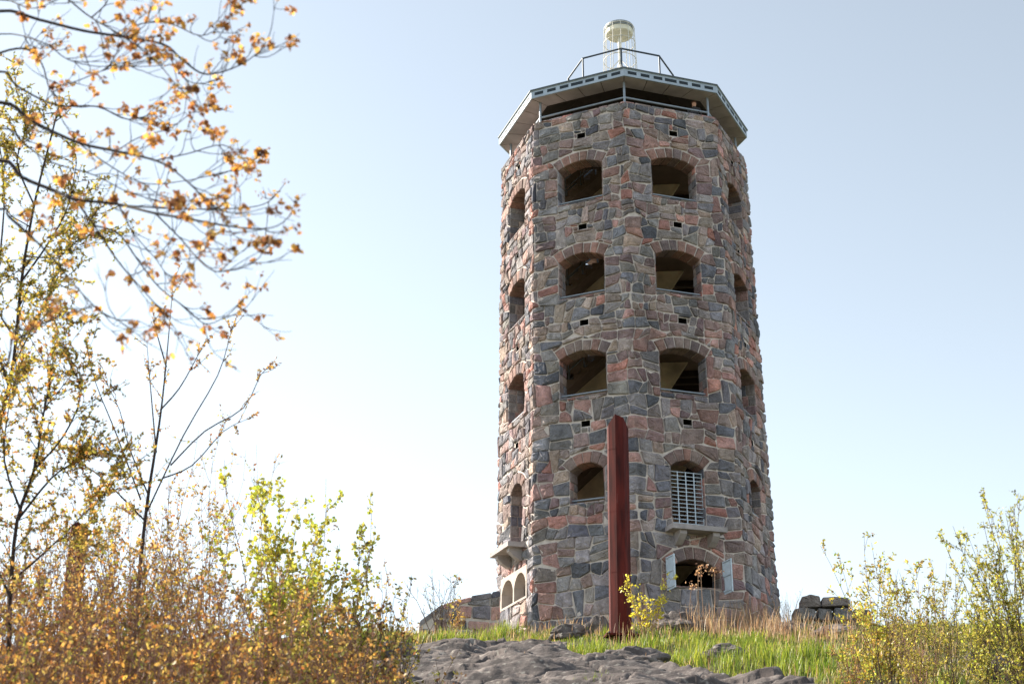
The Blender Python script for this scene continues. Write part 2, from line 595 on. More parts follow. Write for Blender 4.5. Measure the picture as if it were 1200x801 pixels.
def subtract(poly, E):
    ex0 = min(p[0] for p in E); ex1 = max(p[0] for p in E); ez0 = min(p[1] for p in E); ez1 = max(p[1] for p in E)
    if max(p[0] for p in poly) <= ex0 or min(p[0] for p in poly) >= ex1 or max(p[1] for p in poly) <= ez0 or min(p[1] for p in poly) >= ez1:
        return [poly]
    pieces = []
    rest = poly
    n = len(E)
    edges = []
    for i in range(n):
        a = E[i]; b = E[(i + 1) % n]       # counter-clockwise: outward normal (dz, -ds)
        edges.append((a[0], a[1], b[1] - a[1], -(b[0] - a[0])))
    while edges and len(rest) >= 3:        # largest piece first
        best = max(edges, key=lambda e: (lambda q: area(q) if len(q) > 2 else 0)(clip(rest, e[0], e[1], -e[2], -e[3])))
        out = clip(rest, best[0], best[1], -best[2], -best[3])
        if len(out) < 3 or area(out) < 1e-4: break
        pieces.append(out)
        rest = clip(rest, *best)
        edges.remove(best)
    return pieces


def inset(poly, g):
    q = []
    for p in poly:                          # drop doubled points
        if not q or math.hypot(p[0] - q[-1][0], p[1] - q[-1][1]) > .012: q.append(p)
    if len(q) > 2 and math.hypot(q[0][0] - q[-1][0], q[0][1] - q[-1][1]) < .012: q.pop()
    n = len(q)
    if n < 3: return []
    sg = sum(q[i][0] * q[(i + 1) % n][1] - q[(i + 1) % n][0] * q[i][1] for i in range(n))
    if sg < 0: q = q[::-1]
    out = []
    for i in range(n):
        p0, p1, p2 = q[i - 1], q[i], q[(i + 1) % n]
        l1 = math.hypot(p1[0] - p0[0], p1[1] - p0[1]); l2 = math.hypot(p2[0] - p1[0], p2[1] - p1[1])
        n1 = (-(p1[1] - p0[1]) / l1, (p1[0] - p0[0]) / l1); n2 = (-(p2[1] - p1[1]) / l2, (p2[0] - p1[0]) / l2)
        bx, bz = n1[0] + n2[0], n1[1] + n2[1]
        bl = math.hypot(bx, bz)
        if bl < .2: return []
        m = g / (bl / 2)
        m = min(m, 2.2 * g)
        out.append((p1[0] + bx / bl * m, p1[1] + bz / bl * m))
    if sum(out[i][0] * out[(i + 1) % n][1] - out[(i + 1) % n][0] * out[i][1] for i in range(n)) <= 0: return []
    return out


PAL = [(lin(130, 131, 134), 20), (lin(148, 146, 146), 18), (lin(114, 117, 123), 12), (lin(94, 98, 106), 6), (lin(146, 128, 122), 16),
       (lin(162, 132, 124), 10), (lin(176, 132, 120), 6), (lin(170, 156, 144), 10), (lin(154, 144, 138), 15), (lin(136, 134, 130), 12),
       (lin(188, 152, 142), 5), (lin(132, 114, 114), 8)]
PW = [w for c, w in PAL]


def stone_col():
    c = random.choices(PAL, PW)[0][0]
    v = random.uniform(.88, 1.34)
    return (c[0] * v * random.uniform(1.0, 1.1), c[1] * v * .965, c[2] * v * random.uniform(.95, 1.05))


def stone_geo(poly, mapf, corner=None, proud=None, base=-.03):
    """a rough-faced stone from its outline (already inset); mapf(s, z, d) -> point"""
    # ccw
    if sum((poly[(i + 1) % len(poly)][0] - poly[i][0]) * (poly[(i + 1) % len(poly)][1] + poly[i][1]) for i in range(len(poly))) > 0:
        poly = poly[::-1]
    pts = []
    n = len(poly)
    for i in range(n):                      # blunt corners, uneven edges
        a = poly[i]; b = poly[(i + 1) % n]
        l = math.hypot(b[0] - a[0], b[1] - a[1])
        if l < .05: pts.append(((a[0] + b[0]) / 2, (a[1] + b[1]) / 2)); continue
        t = min(.22, .035 / l)
        nx_, nz_ = -(b[1] - a[1]) / l, (b[0] - a[0]) / l
        ts = [t, .5 + random.uniform(-.12, .12), 1 - t] if l > .22 else [t, 1 - t]
        for q in ts:
            j = random.uniform(0, .012)
            pts.append((a[0] + (b[0] - a[0]) * q + nx_ * j, a[1] + (b[1] - a[1]) * q + nz_ * j))
    if len(pts) < 3: return None
    lock = [False] * len(pts)
    cx = sum(p[0] for p in pts) / len(pts); cz = sum(p[1] for p in pts) / len(pts)
    if corner is not None:
        np_, nl = [], []
        cr = []
        m = len(pts)
        for i in range(m):
            a = pts[i]; b = pts[(i + 1) % m]
            np_.append(a); nl.append(False)
            if (a[0] - corner) * (b[0] - corner) < 0:
                t = (corner - a[0]) / (b[0] - a[0])
                p = (corner, a[1] + (b[1] - a[1]) * t)
                np_.append(p); nl.append(True); cr.append(p)
        pts, lock = np_, nl
        if len(cr) == 2:
            cx, cz = corner, (cr[0][1] + cr[1][1]) / 2
    m = len(pts)
    h = proud if proud else random.uniform(.028, .07)
    tx, tz = random.uniform(-.13, .13), random.uniform(-.13, .13)
    rings = []
    for kf, dd in ((1.0, base), (1.0, h * .45), (.9, h), (.5, h + .012)):
        ring = []
        for i, (p, lk) in enumerate(zip(pts, lock)):
            k2 = kf
            s = cx + (p[0] - cx) * k2; z = cz + (p[1] - cz) * k2
            d = dd
            if kf < 1:
                d += random.uniform(-.019, .019) + tx * (s - cx) + tz * (z - cz)
            if lk: s = corner
            ring.append(mapf(s, z, d))
        rings.append(ring)
    V = [p for r in rings for p in r] + [mapf(cx, cz, h + random.uniform(.0, .03))]
    Fc = []
    for r in range(3):
        for i in range(m):
            j = (i + 1) % m
            Fc.append((r * m + i, r * m + j, (r + 1) * m + j, (r + 1) * m + i))
    for i in range(m):
        Fc.append((3 * m + i, 3 * m + (i + 1) % m, 4 * m))
    return V, Fc


# --- random-rubble pattern in unwrapped space: lifts of stone broken up into uneven polygons, then warped
PER = 8 * W0
SHIFT = 4 * W0
allE = {k: excl(k) for k in range(8)}


def warp(s, z):
    k = int(s // W0)
    att = 1.0
    for o in openings(k % 8):
        u0, u1, sl, sp, ap, kd = o
        if sl - .3 < z < sp + .15:
            for uu in (u0, u1):
                att = min(att, abs(s - to_s(k, uu, z)) / .35)
    a = 2 * PI * s / PER
    q = Vector((9 * math.cos(a), 9 * math.sin(a), z * 1.5))
    dx = noise.noise(q) * .20 + noise.noise(q * 2.3 + Vector((5, 1, 9))) * .07
    dz = noise.noise(q + Vector((31, 7, 3))) * .18 + noise.noise(q * 2.3 + Vector((15, 21, 9))) * .07
    return (s + dx * min(1, att), z + dz)


def lerp2(p, q, t): return (p[0] + (q[0] - p[0]) * t, p[1] + (q[1] - p[1]) * t)


cells = []
z = ZB - .5
while z < ZT + .6:
    t = (z - ZB) / (ZT - ZB)
    rh = (.80 - .13 * t) * random.uniform(.86, 1.12)
    z2 = z + rh
    brk = []
    for k in range(4, 12):
        for o in openings(k % 8):
            u0, u1, sl, sp, ap, kd = o
            if z < sp - .1 and z2 > sl + .1:
                brk += [to_s(k, u0, (z + z2) / 2), to_s(k, u1, (z + z2) / 2)]
    stops = sorted(brk) + [SHIFT + PER]
    s = SHIFT
    tops = []
    for st in stops:
        while s < st - .03:
            w = rh * random.uniform(.58, 1.02)
            if st - s - w < .38: w = st - s if st - s < .95 else (st - s) / 2
            A, B, C_, D_ = (s, z), (s + w, z), (s + w, z2), (s, z2)
            kind = random.random()
            if w < .5: kind = min(kind, .5)
            if kind < .42:                                 # two stacked
                l, r = random.uniform(.33, .67), random.uniform(.33, .67)
                P, Q = lerp2(A, D_, l), lerp2(B, C_, r)
                cells += [[A, B, Q, P], [P, Q, C_, D_]]
            elif kind < .45:                               # three stacked thin
                l, r = random.uniform(.28, .38), random.uniform(.28, .38)
                l2, r2 = random.uniform(.6, .7), random.uniform(.6, .7)
                P, Q, P2, Q2 = lerp2(A, D_, l), lerp2(B, C_, r), lerp2(A, D_, l2), lerp2(B, C_, r2)
                cells += [[A, B, Q, P], [P, Q, Q2, P2], [P2, Q2, C_, D_]]
            elif kind < .76:                               # Y joint: three polygons
                m = (s + w * random.uniform(.38, .62), z + rh * random.uniform(.38, .62))
                if random.random() < .5:
                    P, Q, T = lerp2(A, D_, random.uniform(.3, .7)), lerp2(B, C_, random.uniform(.3, .7)), lerp2(D_, C_, random.uniform(.35, .65))
                    cells += [[A, B, Q, m, P], [P, m, T, D_], [m, Q, C_, T]]
                else:
                    P, Q, T = lerp2(A, D_, random.uniform(.3, .7)), lerp2(B, C_, random.uniform(.3, .7)), lerp2(A, B, random.uniform(.35, .65))
                    cells += [[P, m, Q, C_, D_], [A, T, m, P], [T, B, Q, m]]
            else:                                          # crossing joints: four stones
                m = (s + w * random.uniform(.36, .64), z + rh * random.uniform(.36, .64))
                P, Q = lerp2(A, D_, random.uniform(.3, .7)), lerp2(B, C_, random.uniform(.3, .7))
                T, U = lerp2(A, B, random.uniform(.35, .65)), lerp2(D_, C_, random.uniform(.35, .65))
                if random.random() < .45:                  # one tall stone beside two
                    cells += [[A, T, U, D_], [T, B, Q, lerp2(T, U, .5)], [lerp2(T, U, .5), Q, C_, U]]
                else:
                    cells += [[A, T, m, P], [T, B, Q, m], [m, Q, C_, U], [P, m, U, D_]]
            s += w
    z = z2
stones = []    # (outline, face, corner or None)
for cl in cells:
    poly = [warp(*p) for p in cl]
    poly = clip(poly, 0, ZT, 0, 1)
    poly = clip(poly, 0, ZB, 0, -1) if len(poly) > 2 else []
    if len(poly) < 3: continue
    pieces = [poly]
    k0 = math.floor(min(a for a, b in poly) / W0); k1 = math.floor(max(a for a, b in poly) / W0)
    for k in range(k0, k1 + 1):
        sh = (k - (k % 8)) * W0
        for E in allE[k % 8]:
            E2 = [(a + sh, b) for a, b in E]
            pieces = [q for pc in pieces for q in subtract(pc, E2)]
    for pc in pieces:
        if area(pc) < .01: continue
        a0 = min(a for a, b in pc); a1 = max(a for a, b in pc)
        corner = None
        for k in range(k0, k1 + 2):
            c = k * W0
            if a0 < c < a1:
                if c - a0 < .09: pc = clip(pc, c, 0, -1, 0)
                elif a1 - c < .09: pc = clip(pc, c, 0, 1, 0)
                else: corner = c
        if len(pc) < 3: continue
        pc = inset(pc, random.uniform(.009, .016))
        if len(pc) < 3 or area(pc) < .006: continue
        sm = sum(a for a, b in pc) / len(pc)
        stones.append((pc, int(sm // W0) % 8, corner))


def screen_area(pc):
    q = [proj(unwrap(a, b, .04) + TO) for a, b in pc]
    return area(q)


vis = [(screen_area(pc) if kf in (6, 7, 0, 1) else 0, n) for n, (pc, kf, c) in enumerate(stones)]
single = set(n for a, n in sorted(vis, reverse=True)[:300])

walls = []
for k in range(8):
    # mortar core with real openings: outer and inner sheets and the reveals between
    mb = MB()
    ops = openings(k)
    zt, zb = ZT, ZB - .6
    def hw(z): return radius(z) * math.sin(PI / 8)
    loops = [[(-hw(zb), zb), (hw(zb), zb), (hw(zt), zt), (-hw(zt), zt)]]
    loops += [outline(o) for o in ops]
    loops += [[(u - .155, z - .10), (u + .155, z - .10), (u + .155, z + .10), (u - .155, z + .10)] for u, z in HOLES]
    flat = [p for l in loops for p in l]
    tris = tessellate_polygon([[Vector((a, b, 0)) for a, b in l] for l in loops])
    TH = .55
    outer = [fp(k, a, b, 0) for a, b in flat]
    mb.add(outer, [tuple(t) for t in tris])
    inn = []
    for a, b in flat:
        f_ = a / hw(b) * (hw(b) - TH * math.tan(PI / 8)) if abs(abs(a) - hw(b)) < 1e-6 else a
        inn.append(fp(k, f_, b, -TH))
    mb.add(inn, [tuple(reversed(t)) for t in tris])
    lining = []
    for li, l in enumerate(loops[1:]):
        n = len(l)
        o_ = [fp(k, a, b, 0) for a, b in l]; i_ = [fp(k, a, b, -TH) for a, b in l]
        if li >= len(ops): lining.append(MB())
        (mb if li < len(ops) else lining[-1]).add(o_ + i_, [(i, (i + 1) % n, n + (i + 1) % n, n + i) for i in range(n)])
    # sloped coping on top
    c0, c1 = vert(k, radius(zt), zt), vert(k + 1, radius(zt), zt)
    d0, d1 = vert(k, 4.34, 26.47), vert(k + 1, 4.34, 26.47)
    e0, e1 = vert(k, 3.98, 26.47), vert(k + 1, 3.98, 26.47)
    g0, g1 = vert(k, radius(zt) - TH / C22, zt), vert(k + 1, radius(zt) - TH / C22, zt)
    mb.add([c0, c1, d1, d0, e0, e1, g0, g1], [(0, 1, 2, 3), (3, 2, 5, 4), (4, 5, 7, 6)])
    wall = mb.build('wall', M['mortar'], tower)
    walls.append(wall)
    for q in lining: q.build('shaded_putlog_hole', M['hole_shade'], wall)  # putlog hole linings, their depth shade painted in as a dark colour

fill = [MB() for _ in range(8)]
for n, (pc, kf, corner) in enumerate(stones):
    g = stone_geo(pc, unwrap, corner)
    if g is None: continue
    c = stone_col()
    if n in single:
        MB().add(*g, c).build('stone', M['stone'], walls[kf])
    else:
        fill[kf].add(*g, c)

ARCH = [lin(142, 112, 104), lin(132, 110, 106), lin(150, 118, 108), lin(140, 122, 116), lin(160, 122, 112), lin(128, 112, 112)]
for k in range(8):
    wall = walls[k]
    shown = k in (6, 7, 0, 1)
    for o in openings(k):
        u0, u1, sl, sp, ap, kd = o
        w = (u1 - u0) / 2; uc = (u0 + u1) / 2; h = ap - sp
        if h > .01:
            r = (w * w + h * h) / (2 * h); zc = ap - r; a = math.asin(w / r)
            nv = 6 if w > .7 else 5
            br = np.cumsum([random.uniform(.8, 1.2) for _ in range(nv)]); br = np.concatenate([[0], br / br[-1]])
            for i in range(nv):
                t0, t1 = a - 2 * a * br[i + 1] + .012, a - 2 * a * br[i] - .012
                ro = r + VH * random.uniform(.88, 1.0)
                prof = []
                for q in range(4):
                    t = t0 + (t1 - t0) * q / 3
                    prof.append((uc + (r - .03) * math.sin(t), zc + (r - .03) * math.cos(t)))
                for q in range(4):
                    t = t1 + (t0 - t1) * q / 3
                    prof.append((uc + ro * math.sin(t), zc + ro * math.cos(t)))
                V = []
                hh = random.uniform(.03, .05)
                pcx = sum(p[0] for p in prof) / 8; pcz = sum(p[1] for p in prof) / 8
                for kf_, d in ((1, -TH - .02), (1, hh * .4), (.9, hh)):
                    V += [fp(k, pcx + (p[0] - pcx) * kf_, pcz + (p[1] - pcz) * kf_, d + (random.uniform(-.012, .012) if kf_ < 1 else 0)) for p in prof]
                V.append(fp(k, pcx, pcz, hh + .02))
                Fc = [(rr * 8 + i_, (rr + 1) * 8 + i_, (rr + 1) * 8 + (i_ + 1) % 8, rr * 8 + (i_ + 1) % 8) for rr in (0, 1) for i_ in range(8)]
                Fc += [(16 + i_, 24, 16 + (i_ + 1) % 8) for i_ in range(8)]
                cc = random.choice(ARCH); v = random.uniform(.95, 1.25); cc = tuple(x * v for x in cc)
                if shown: MB().add(V, Fc, cc).build('arch_stone', M['stone'], wall)
                else: fill[k].add(V, Fc, cc)
        if kd == 'twin': continue
        # stones lining the jambs
        for sg, uu in ((1, u0), (-1, u1)):
            z = sl
            while z < sp - .04:
                hgt = min(random.uniform(.24, .42), sp - z)
                if sp - z - hgt < .12: hgt = sp - z
                cut = random.choice([None, -.3, -.24, -.34])
                for d0, d1 in ([(.01, -TH)] if cut is None else [(.01, cut + .012), (cut - .012, -TH)]):
                    th = random.uniform(.02, .045)
                    g = .012
                    V = []
                    for t_, e in ((0, 0), (th * .6, 0), (th, .03)):
                        for dd, zz in ((d0 - e, z + g + e), (d1 + e, z + g + e), (d1 + e, z + hgt - g - e), (d0 - e, z + hgt - g - e)):
                            V.append(fp(k, uu + sg * (t_ + random.uniform(-.004, .004)), zz, dd))
                    Fc = [(rr * 4 + i_, rr * 4 + (i_ + 1) % 4, rr * 4 + 4 + (i_ + 1) % 4, rr * 4 + 4 + i_) for rr in (0, 1) for i_ in range(4)] + [(8, 9, 10, 11)]
                    fill[k].add(V, Fc, stone_col())
                z += hgt
        # sill stones
        x = u0
        while x < u1 - .05:
            wd = min(random.uniform(.3, .6), u1 - x)
            V = []
            for t_, e in ((0, 0), (.03, 0), (.045, .03)):
                for dd, xx in ((.03 - e, x + .012 + e), (.03 - e, x + wd - .012 - e), (-TH, x + wd - .012 - e), (-TH, x + .012 + e)):
                    V.append(fp(k, xx, sl + t_, dd))
            fill[k].add(V, [(rr * 4 + i_, rr * 4 + (i_ + 1) % 4, rr * 4 + 4 + (i_ + 1) % 4, rr * 4 + 4 + i_) for rr in (0, 1) for i_ in range(4)] + [(8, 9, 10, 11)], stone_col())
            x += wd
        if kd == 'window':
            MB().tube([fp(k, u0 - .02, sl + .15, -.10), fp(k, u1 + .02, sl + .15, -.10)], .028, 8).build('window_rail', M['metal'], wall, True)
    # parapet coping stones
    x0 = -hw(ZT)
    x = x0
    while x < -x0 - .05:
        wd = min(random.uniform(.35, .65), -x0 - x)
        if -x0 - x - wd < .15: wd = -x0 - x
        def cp(xx, q, lift):
            f_ = (xx + hw(ZT)) / (2 * hw(ZT))
            a_ = vert(k, radius(ZT) + .02, ZT) * (1 - f_) + vert(k + 1, radius(ZT) + .02, ZT) * f_
            b_ = vert(k, 4.36, 26.48) * (1 - f_) + vert(k + 1, 4.36, 26.48) * f_
            p = a_ * (1 - q) + b_ * q
            return p + np.array([0, 0, lift])
        V = []
        for lift, e in ((-.02, .01), (.02, .015), (.035 + random.uniform(0, .02), .05)):
            V += [cp(x + e, e, lift), cp(x + wd - e, e, lift), cp(x + wd - e, 1 - e, lift), cp(x + e, 1 - e, lift)]
        fill[k].add(V, [(rr * 4 + i_, rr * 4 + (i_ + 1) % 4, rr * 4 + 4 + (i_ + 1) % 4, rr * 4 + 4 + i_) for rr in (0, 1) for i_ in range(4)] + [(8, 9, 10, 11)], stone_col())
        x += wd
    tag(fill[k].build('rubble_masonry', M['stone'], wall), kind='stuff')

# --- balcony slabs with corbels, grille, gates, twin-arched frame
def fbox(mb, k, ua, ub, za, zb_, da, db, bev=.0):
    V = [fp(k, ua, za, da), fp(k, ub, za, da), fp(k, ub, za, db), fp(k, ua, za, db), fp(k, ua, zb_, da), fp(k, ub, zb_, da), fp(k, ub, zb_, db), fp(k, ua, zb_, db)]
    mb.add(V, [(3, 2, 1, 0), (4, 5, 6, 7), (0, 1, 5, 4), (1, 2, 6, 5), (2, 3, 7, 6), (3, 0, 4, 7)])
    return mb


for k, ua, ub in ((0, -.92, .98), (6, -.95, 1.0)):
    mb = MB(); fbox(mb, k, ua, ub, 10.92, 11.08, -.3, .62)
    slab = mb.build('balcony_slab', M['concrete'], walls[k])
    for uu in (ua + .3, ub - .45):
        mb = MB()
        prof = [(-.1, 10.92), (.5, 10.92), (.5, 10.80), (.32, 10.64), (.12, 10.52), (-.1, 10.5)]
        V = [fp(k, uu, z, d) for d, z in prof] + [fp(k, uu + .24, z, d) for d, z in prof]
        mb.add(V, [(0, 1, 2, 3, 4, 5), (11, 10, 9, 8, 7, 6)] + [(i, 6 + i, 6 + (i + 1) % 6, (i + 1) % 6) for i in range(6)])
        mb.build('corbel', M['concrete'], walls[k])
mb = MB()
for i in range(5):
    u = -.62 + i * 1.16 / 4
    mb.tube([fp(0, u, 11.1, -.12), fp(0, u, 13.0, -.12)], .022, 6)
for i in range(15):
    z = 11.16 + i * .13
    mb.tube([fp(0, -.63, z, -.12), fp(0, .55, z, -.12)], .016, 5)
mb.build('window_grille', M['gate'], walls[0], True)
for uu in (-.92, 1.04):
    mb = MB()
    for i in range(8):
        d = .05 + i * .55 / 7
        mb.tube([fp(0, uu, 9.05, d), fp(0, uu, 10.1, d)], .03 if i in (0, 7) else .017, 6)
    for z in (9.12, 9.6, 10.06):
        mb.tube([fp(0, uu, z, .02), fp(0, uu, z, .62)], .025, 6)
    mb.build('gate', M['gate'], walls[0], True)
# cream frame with two small arches on the side face
loops = [[(-1.32, 9.2), (1.30, 9.2), (1.30, 10.28), (-1.32, 10.28)]]
for a, b in ((-1.22, -.06), (.06, 1.2)):
    loops.append([(a, 9.27), (b, 9.27)] + arc(a, b, 9.74, 10.14, 8))
flat = [p for l in loops for p in l]
tris = tessellate_polygon([[Vector((a, b, 0)) for a, b in l] for l in loops])
mb = MB()
mb.add([fp(6, a, b, .07) for a, b in flat], [tuple(t) for t in tris])
mb.add([fp(6, a, b, -.3) for a, b in flat], [tuple(reversed(t)) for t in tris])
for l in loops:
    n = len(l)
    mb.add([fp(6, a, b, .07) for a, b in l] + [fp(6, a, b, -.3) for a, b in l], [(i, (i + 1) % n, n + (i + 1) % n, n + i) for i in range(n)])
mb.build('arched_frame', M['cream'], walls[6])

# --- interior floors and stairs
for lv, z in enumerate((25.60, 22.02, 18.43, 14.85, 11.02, 8.4)):
    mb = MB()
    rr = radius(z) - TH / C22 - .01
    ring = [vert(k, rr, z) for k in range(8)]
    if lv == 5:
        ringb = [vert(k, rr, z - .25) for k in range(8)]
        mb.add(ring + ringb, [tuple(range(7, -1, -1)), tuple(range(8, 16))])
    else:
        # stair well: a rectangular gap in the floor
        hole = [(-1.5, -1.55), (-.5, -1.55), (-.5, -.4), (-1.5, -.4)]
        l2 = [[(p[0], p[1]) for p in ring], hole]
        fl = [p for l in l2 for p in l]
        tr = tessellate_polygon([[Vector((a, b, 0)) for a, b in l] for l in l2])
        mb.add([(a, b, z - 7.6) for a, b in fl], [tuple(t) for t in tr])
        mb.add([(a, b, z - 7.85) for a, b in fl], [tuple(reversed(t)) for t in tr])
        mb.add([(a, b, z - 7.6) for a, b in hole] + [(a, b, z - 7.85) for a, b in hole], [(i, (i + 1) % 4, 4 + (i + 1) % 4, 4 + i) for i in range(4)])
    slab_o = mb.build('floor_slab', M['inner'], tower)
    if lv < 5:
        for yj in (-2.9, -2.1, .9, 1.7, 2.5):
            hwj = math.sqrt(max(.2, (rr * C22) ** 2 - yj * yj)) * .97
            MB().box((0, yj, z - 7.6 - .25 - .11), (2 * hwj, .16, .22)).build('ceiling_joist', M['darkwood'], slab_o)
    if lv < 5 and lv > 0 or lv == 5:
        top = (25.60, 25.60, 22.02, 18.43, 14.85, 11.02)[lv]
        H = top - z
        # dog-leg stair: a lower flight to a half landing, an upper flight through the well
        zm = z + H * .46
        for xa_, xb_, za_, zb2, ya, yb in ((-.5, -2.7, z, zm, -.3, .8), (-2.7, -.5, zm, top, -1.5, -.45)):
            mb = MB()
            ns = 9
            for i in range(ns):
                xa = xa_ + (xb_ - xa_) * i / ns; xb = xa_ + (xb_ - xa_) * (i + 1) / ns
                zz = za_ + (zb2 - za_) * (i + 1) / ns - 7.6
                zl = za_ + (zb2 - za_) * i / ns - 7.6 - .16; zl2 = za_ + (zb2 - za_) * (i + 1) / ns - 7.6 - .16
                V = []
                for yy in (ya, yb):
                    V += [(xa, yy, zl), (xb, yy, zl2), (xb, yy, zz), (xa, yy, zz)]
                mb.add(V, [(0, 1, 2, 3), (7, 6, 5, 4), (0, 4, 5, 1), (3, 2, 6, 7), (0, 3, 7, 4), (1, 5, 6, 2)])
            mb.build('stair_flight', M['inner'], tower)
        MB().box((-3.2, -.35, zm - 7.6 - .08), (1.0, 2.3, .16)).build('stair_landing', M['inner'], tower)
        for yy in (-1.47, -.48):
            mb = MB()
            mb.tube([(-2.7, yy, zm - 7.6 + .9), (-.5, yy, top - 7.6 + .9)], .03, 6)
            mb.tube([(-2.7, yy, zm - 7.6 + .5), (-.5, yy, top - 7.6 + .5)], .02, 6)
            for q in range(5):
                f_ = q / 4
                xx = -2.7 + 2.2 * f_; zz = zm + (top - zm) * f_ - 7.6
                mb.tube([(xx, yy, zz - .05), (xx, yy, zz + .9)], .02, 6)
            mb.build('stair_handrail', M['metal'], tower, True)
        # pale raked spine wall between the flights
        mb = MB()
        V = []
        for yy in (-.16, -.02):
            V += [(-2.8, yy, z + .5 * H - 7.6), (1.1, yy, z + .5 * H - 7.6), (2.1, yy, z + H - .27 - 7.6), (-.95, yy, z + H - .27 - 7.6)]
        mb.add(V, [(0, 1, 2, 3), (7, 6, 5, 4), (0, 4, 5, 1), (3, 2, 6, 7), (0, 3, 7, 4), (1, 5, 6, 2)])
        mb.build('spine_wall', M['beige'], tower)

# --- observation deck posts and rail
for k in range(8):
    a = vert(k, 4.30, 26.42)
    MB().tube([a, vert(k, 4.30, 27.36)], .045, 8).build('roof_post', M['metal'], tower, True)
    MB().tube([vert(k, 4.30, 26.72), vert(k + 1, 4.30, 26.72)], .038, 6).build('deck_rail', M['metal'], tower, True)

# --- roof
ZF0, ZF1, RF = 27.34, 27.63, 4.76
def ring8(mb, specs, col=(1, 1, 1), closed=False):
    V = [vert(k, r, z) for r, z in specs for k in range(8)]
    n = len(specs)
    Fc = [(i * 8 + k, i * 8 + (k + 1) % 8, (i + 1) * 8 + (k + 1) % 8, (i + 1) * 8 + k) for i in range(n - 1) for k in range(8)]
    mb.add(V, Fc, col); return mb
roof = ring8(MB(), [(RF + .05, ZF1 + .01), (RF + .05, ZF1 + .05), (2.2, 29.0), (.01, 29.02)]).build('roof', M['roof'], tower)
fas = ring8(MB(), [(RF - .06, ZF0), (RF, ZF0), (RF, ZF1), (RF + .05, ZF1 + .005)]).build('fascia', M['fascia'], roof)
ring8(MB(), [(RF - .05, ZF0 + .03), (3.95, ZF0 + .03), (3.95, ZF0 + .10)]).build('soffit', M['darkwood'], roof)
for k in range(8):                                       # boarded in separate panels
    for i in range(4):
        V = []
        for dz in (.004, .022):
            for rr_, e in ((RF - .06, 0), (3.96, 1)):
                for f_ in (i / 4 + .004, (i + 1) / 4 - .004):
                    p_ = vert(k, rr_, ZF0 + dz) * (1 - f_) + vert(k + 1, rr_, ZF0 + dz) * f_
                    V.append(p_)
        MB().add(V, [(0, 1, 3, 2), (6, 7, 5, 4), (0, 4, 5, 1), (2, 3, 7, 6), (0, 2, 6, 4), (1, 5, 7, 3)]).build('soffit_panel', M['soffit'], roof)
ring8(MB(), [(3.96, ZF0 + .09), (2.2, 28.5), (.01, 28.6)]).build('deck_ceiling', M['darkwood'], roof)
for k in range(8):
    L_ = 2 * RF * math.sin(PI / 8)
    for i in range(7):
        uc = (i - 3) * L_ / 7.25
        w = .17 if i != 3 else .23
        am = ROT + (k + .5) * PI / 4
        n_ = np.array([math.sin(am), -math.cos(am), 0]); t_ = np.array([math.cos(am), math.sin(am), 0])
        c = n_ * (RF * C22 + .004) + t_ * uc + np.array([0, 0, (ZF0 + ZF1) / 2 - 7.6 + .01])
        V = [c + t_ * a * w + np.array([0, 0, b * .06]) + n_ * d for d in (0, -.03) for a, b in ((-1, -1), (1, -1), (1, 1), (-1, 1))]
        mb = MB().add(V, [(0, 1, 2, 3), (0, 4, 5, 1), (1, 5, 6, 2), (2, 6, 7, 3), (3, 7, 4, 0)])
        mb.build('vent', M['vent'], roof)
# roof-top railing
for k in range(8):
    MB().tube([vert(k, 2.06, 30.17), vert(k + 1, 2.06, 30.17)], .035, 6).build('roof_rail', M['dark_metal'], roof, True)
    MB().tube([vert(k, 2.06, 29.0), vert(k, 2.06, 30.17)], .035, 6).build('rail_post', M['dark_metal'], roof, True)

# --- beacon on the roof
beacon = empty('beacon', (0, 0, 29.0 - 7.6), parent=tower)
MB().add(*lathe([(.01, 3.06), (.50, 3.06), (.54, 3.09), (.54, 3.30)])).build('drum', M['drum'], beacon, False)
MB().add(*lathe([(.545, 3.28), (.57, 3.29), (.57, 3.45), (.53, 3.48), (.01, 3.52)])).build('drum_rim', M['greyrim'], beacon, False)
mb = MB()
for i in range(12):
    a = 2 * PI * i / 12 + .1
    mb.tube([(.70 * math.cos(a), .70 * math.sin(a), 0), (.60 * math.cos(a), .60 * math.sin(a), 3.38)], .015, 5)
mb.build('cage_bars', M['white'], beacon, True)
for z, r in ((.5, .685), (1.2, .668), (1.9, .645), (2.7, .622), (3.36, .60)):
    MB().tube([(r * math.cos(2 * PI * i / 24), r * math.sin(2 * PI * i / 24), z) for i in range(25)], .016, 5).build('cage_ring', M['white'], beacon, True)
MB().tube([(0, 0, 0), (0, 0, 3.08)], .06, 8).build('pole', M['white'], beacon, True)
mb = MB()
for i in range(6):
    a = 2 * PI * i / 6
    mb.tube([(0, 0, .9), (.66 * math.cos(a), .66 * math.sin(a), .1)], .016, 4)
    mb.tube([(0, 0, 2.0), (.64 * math.cos(a), .64 * math.sin(a), 1.25)], .016, 4)
mb.build('brace', M['white'], beacon, True)
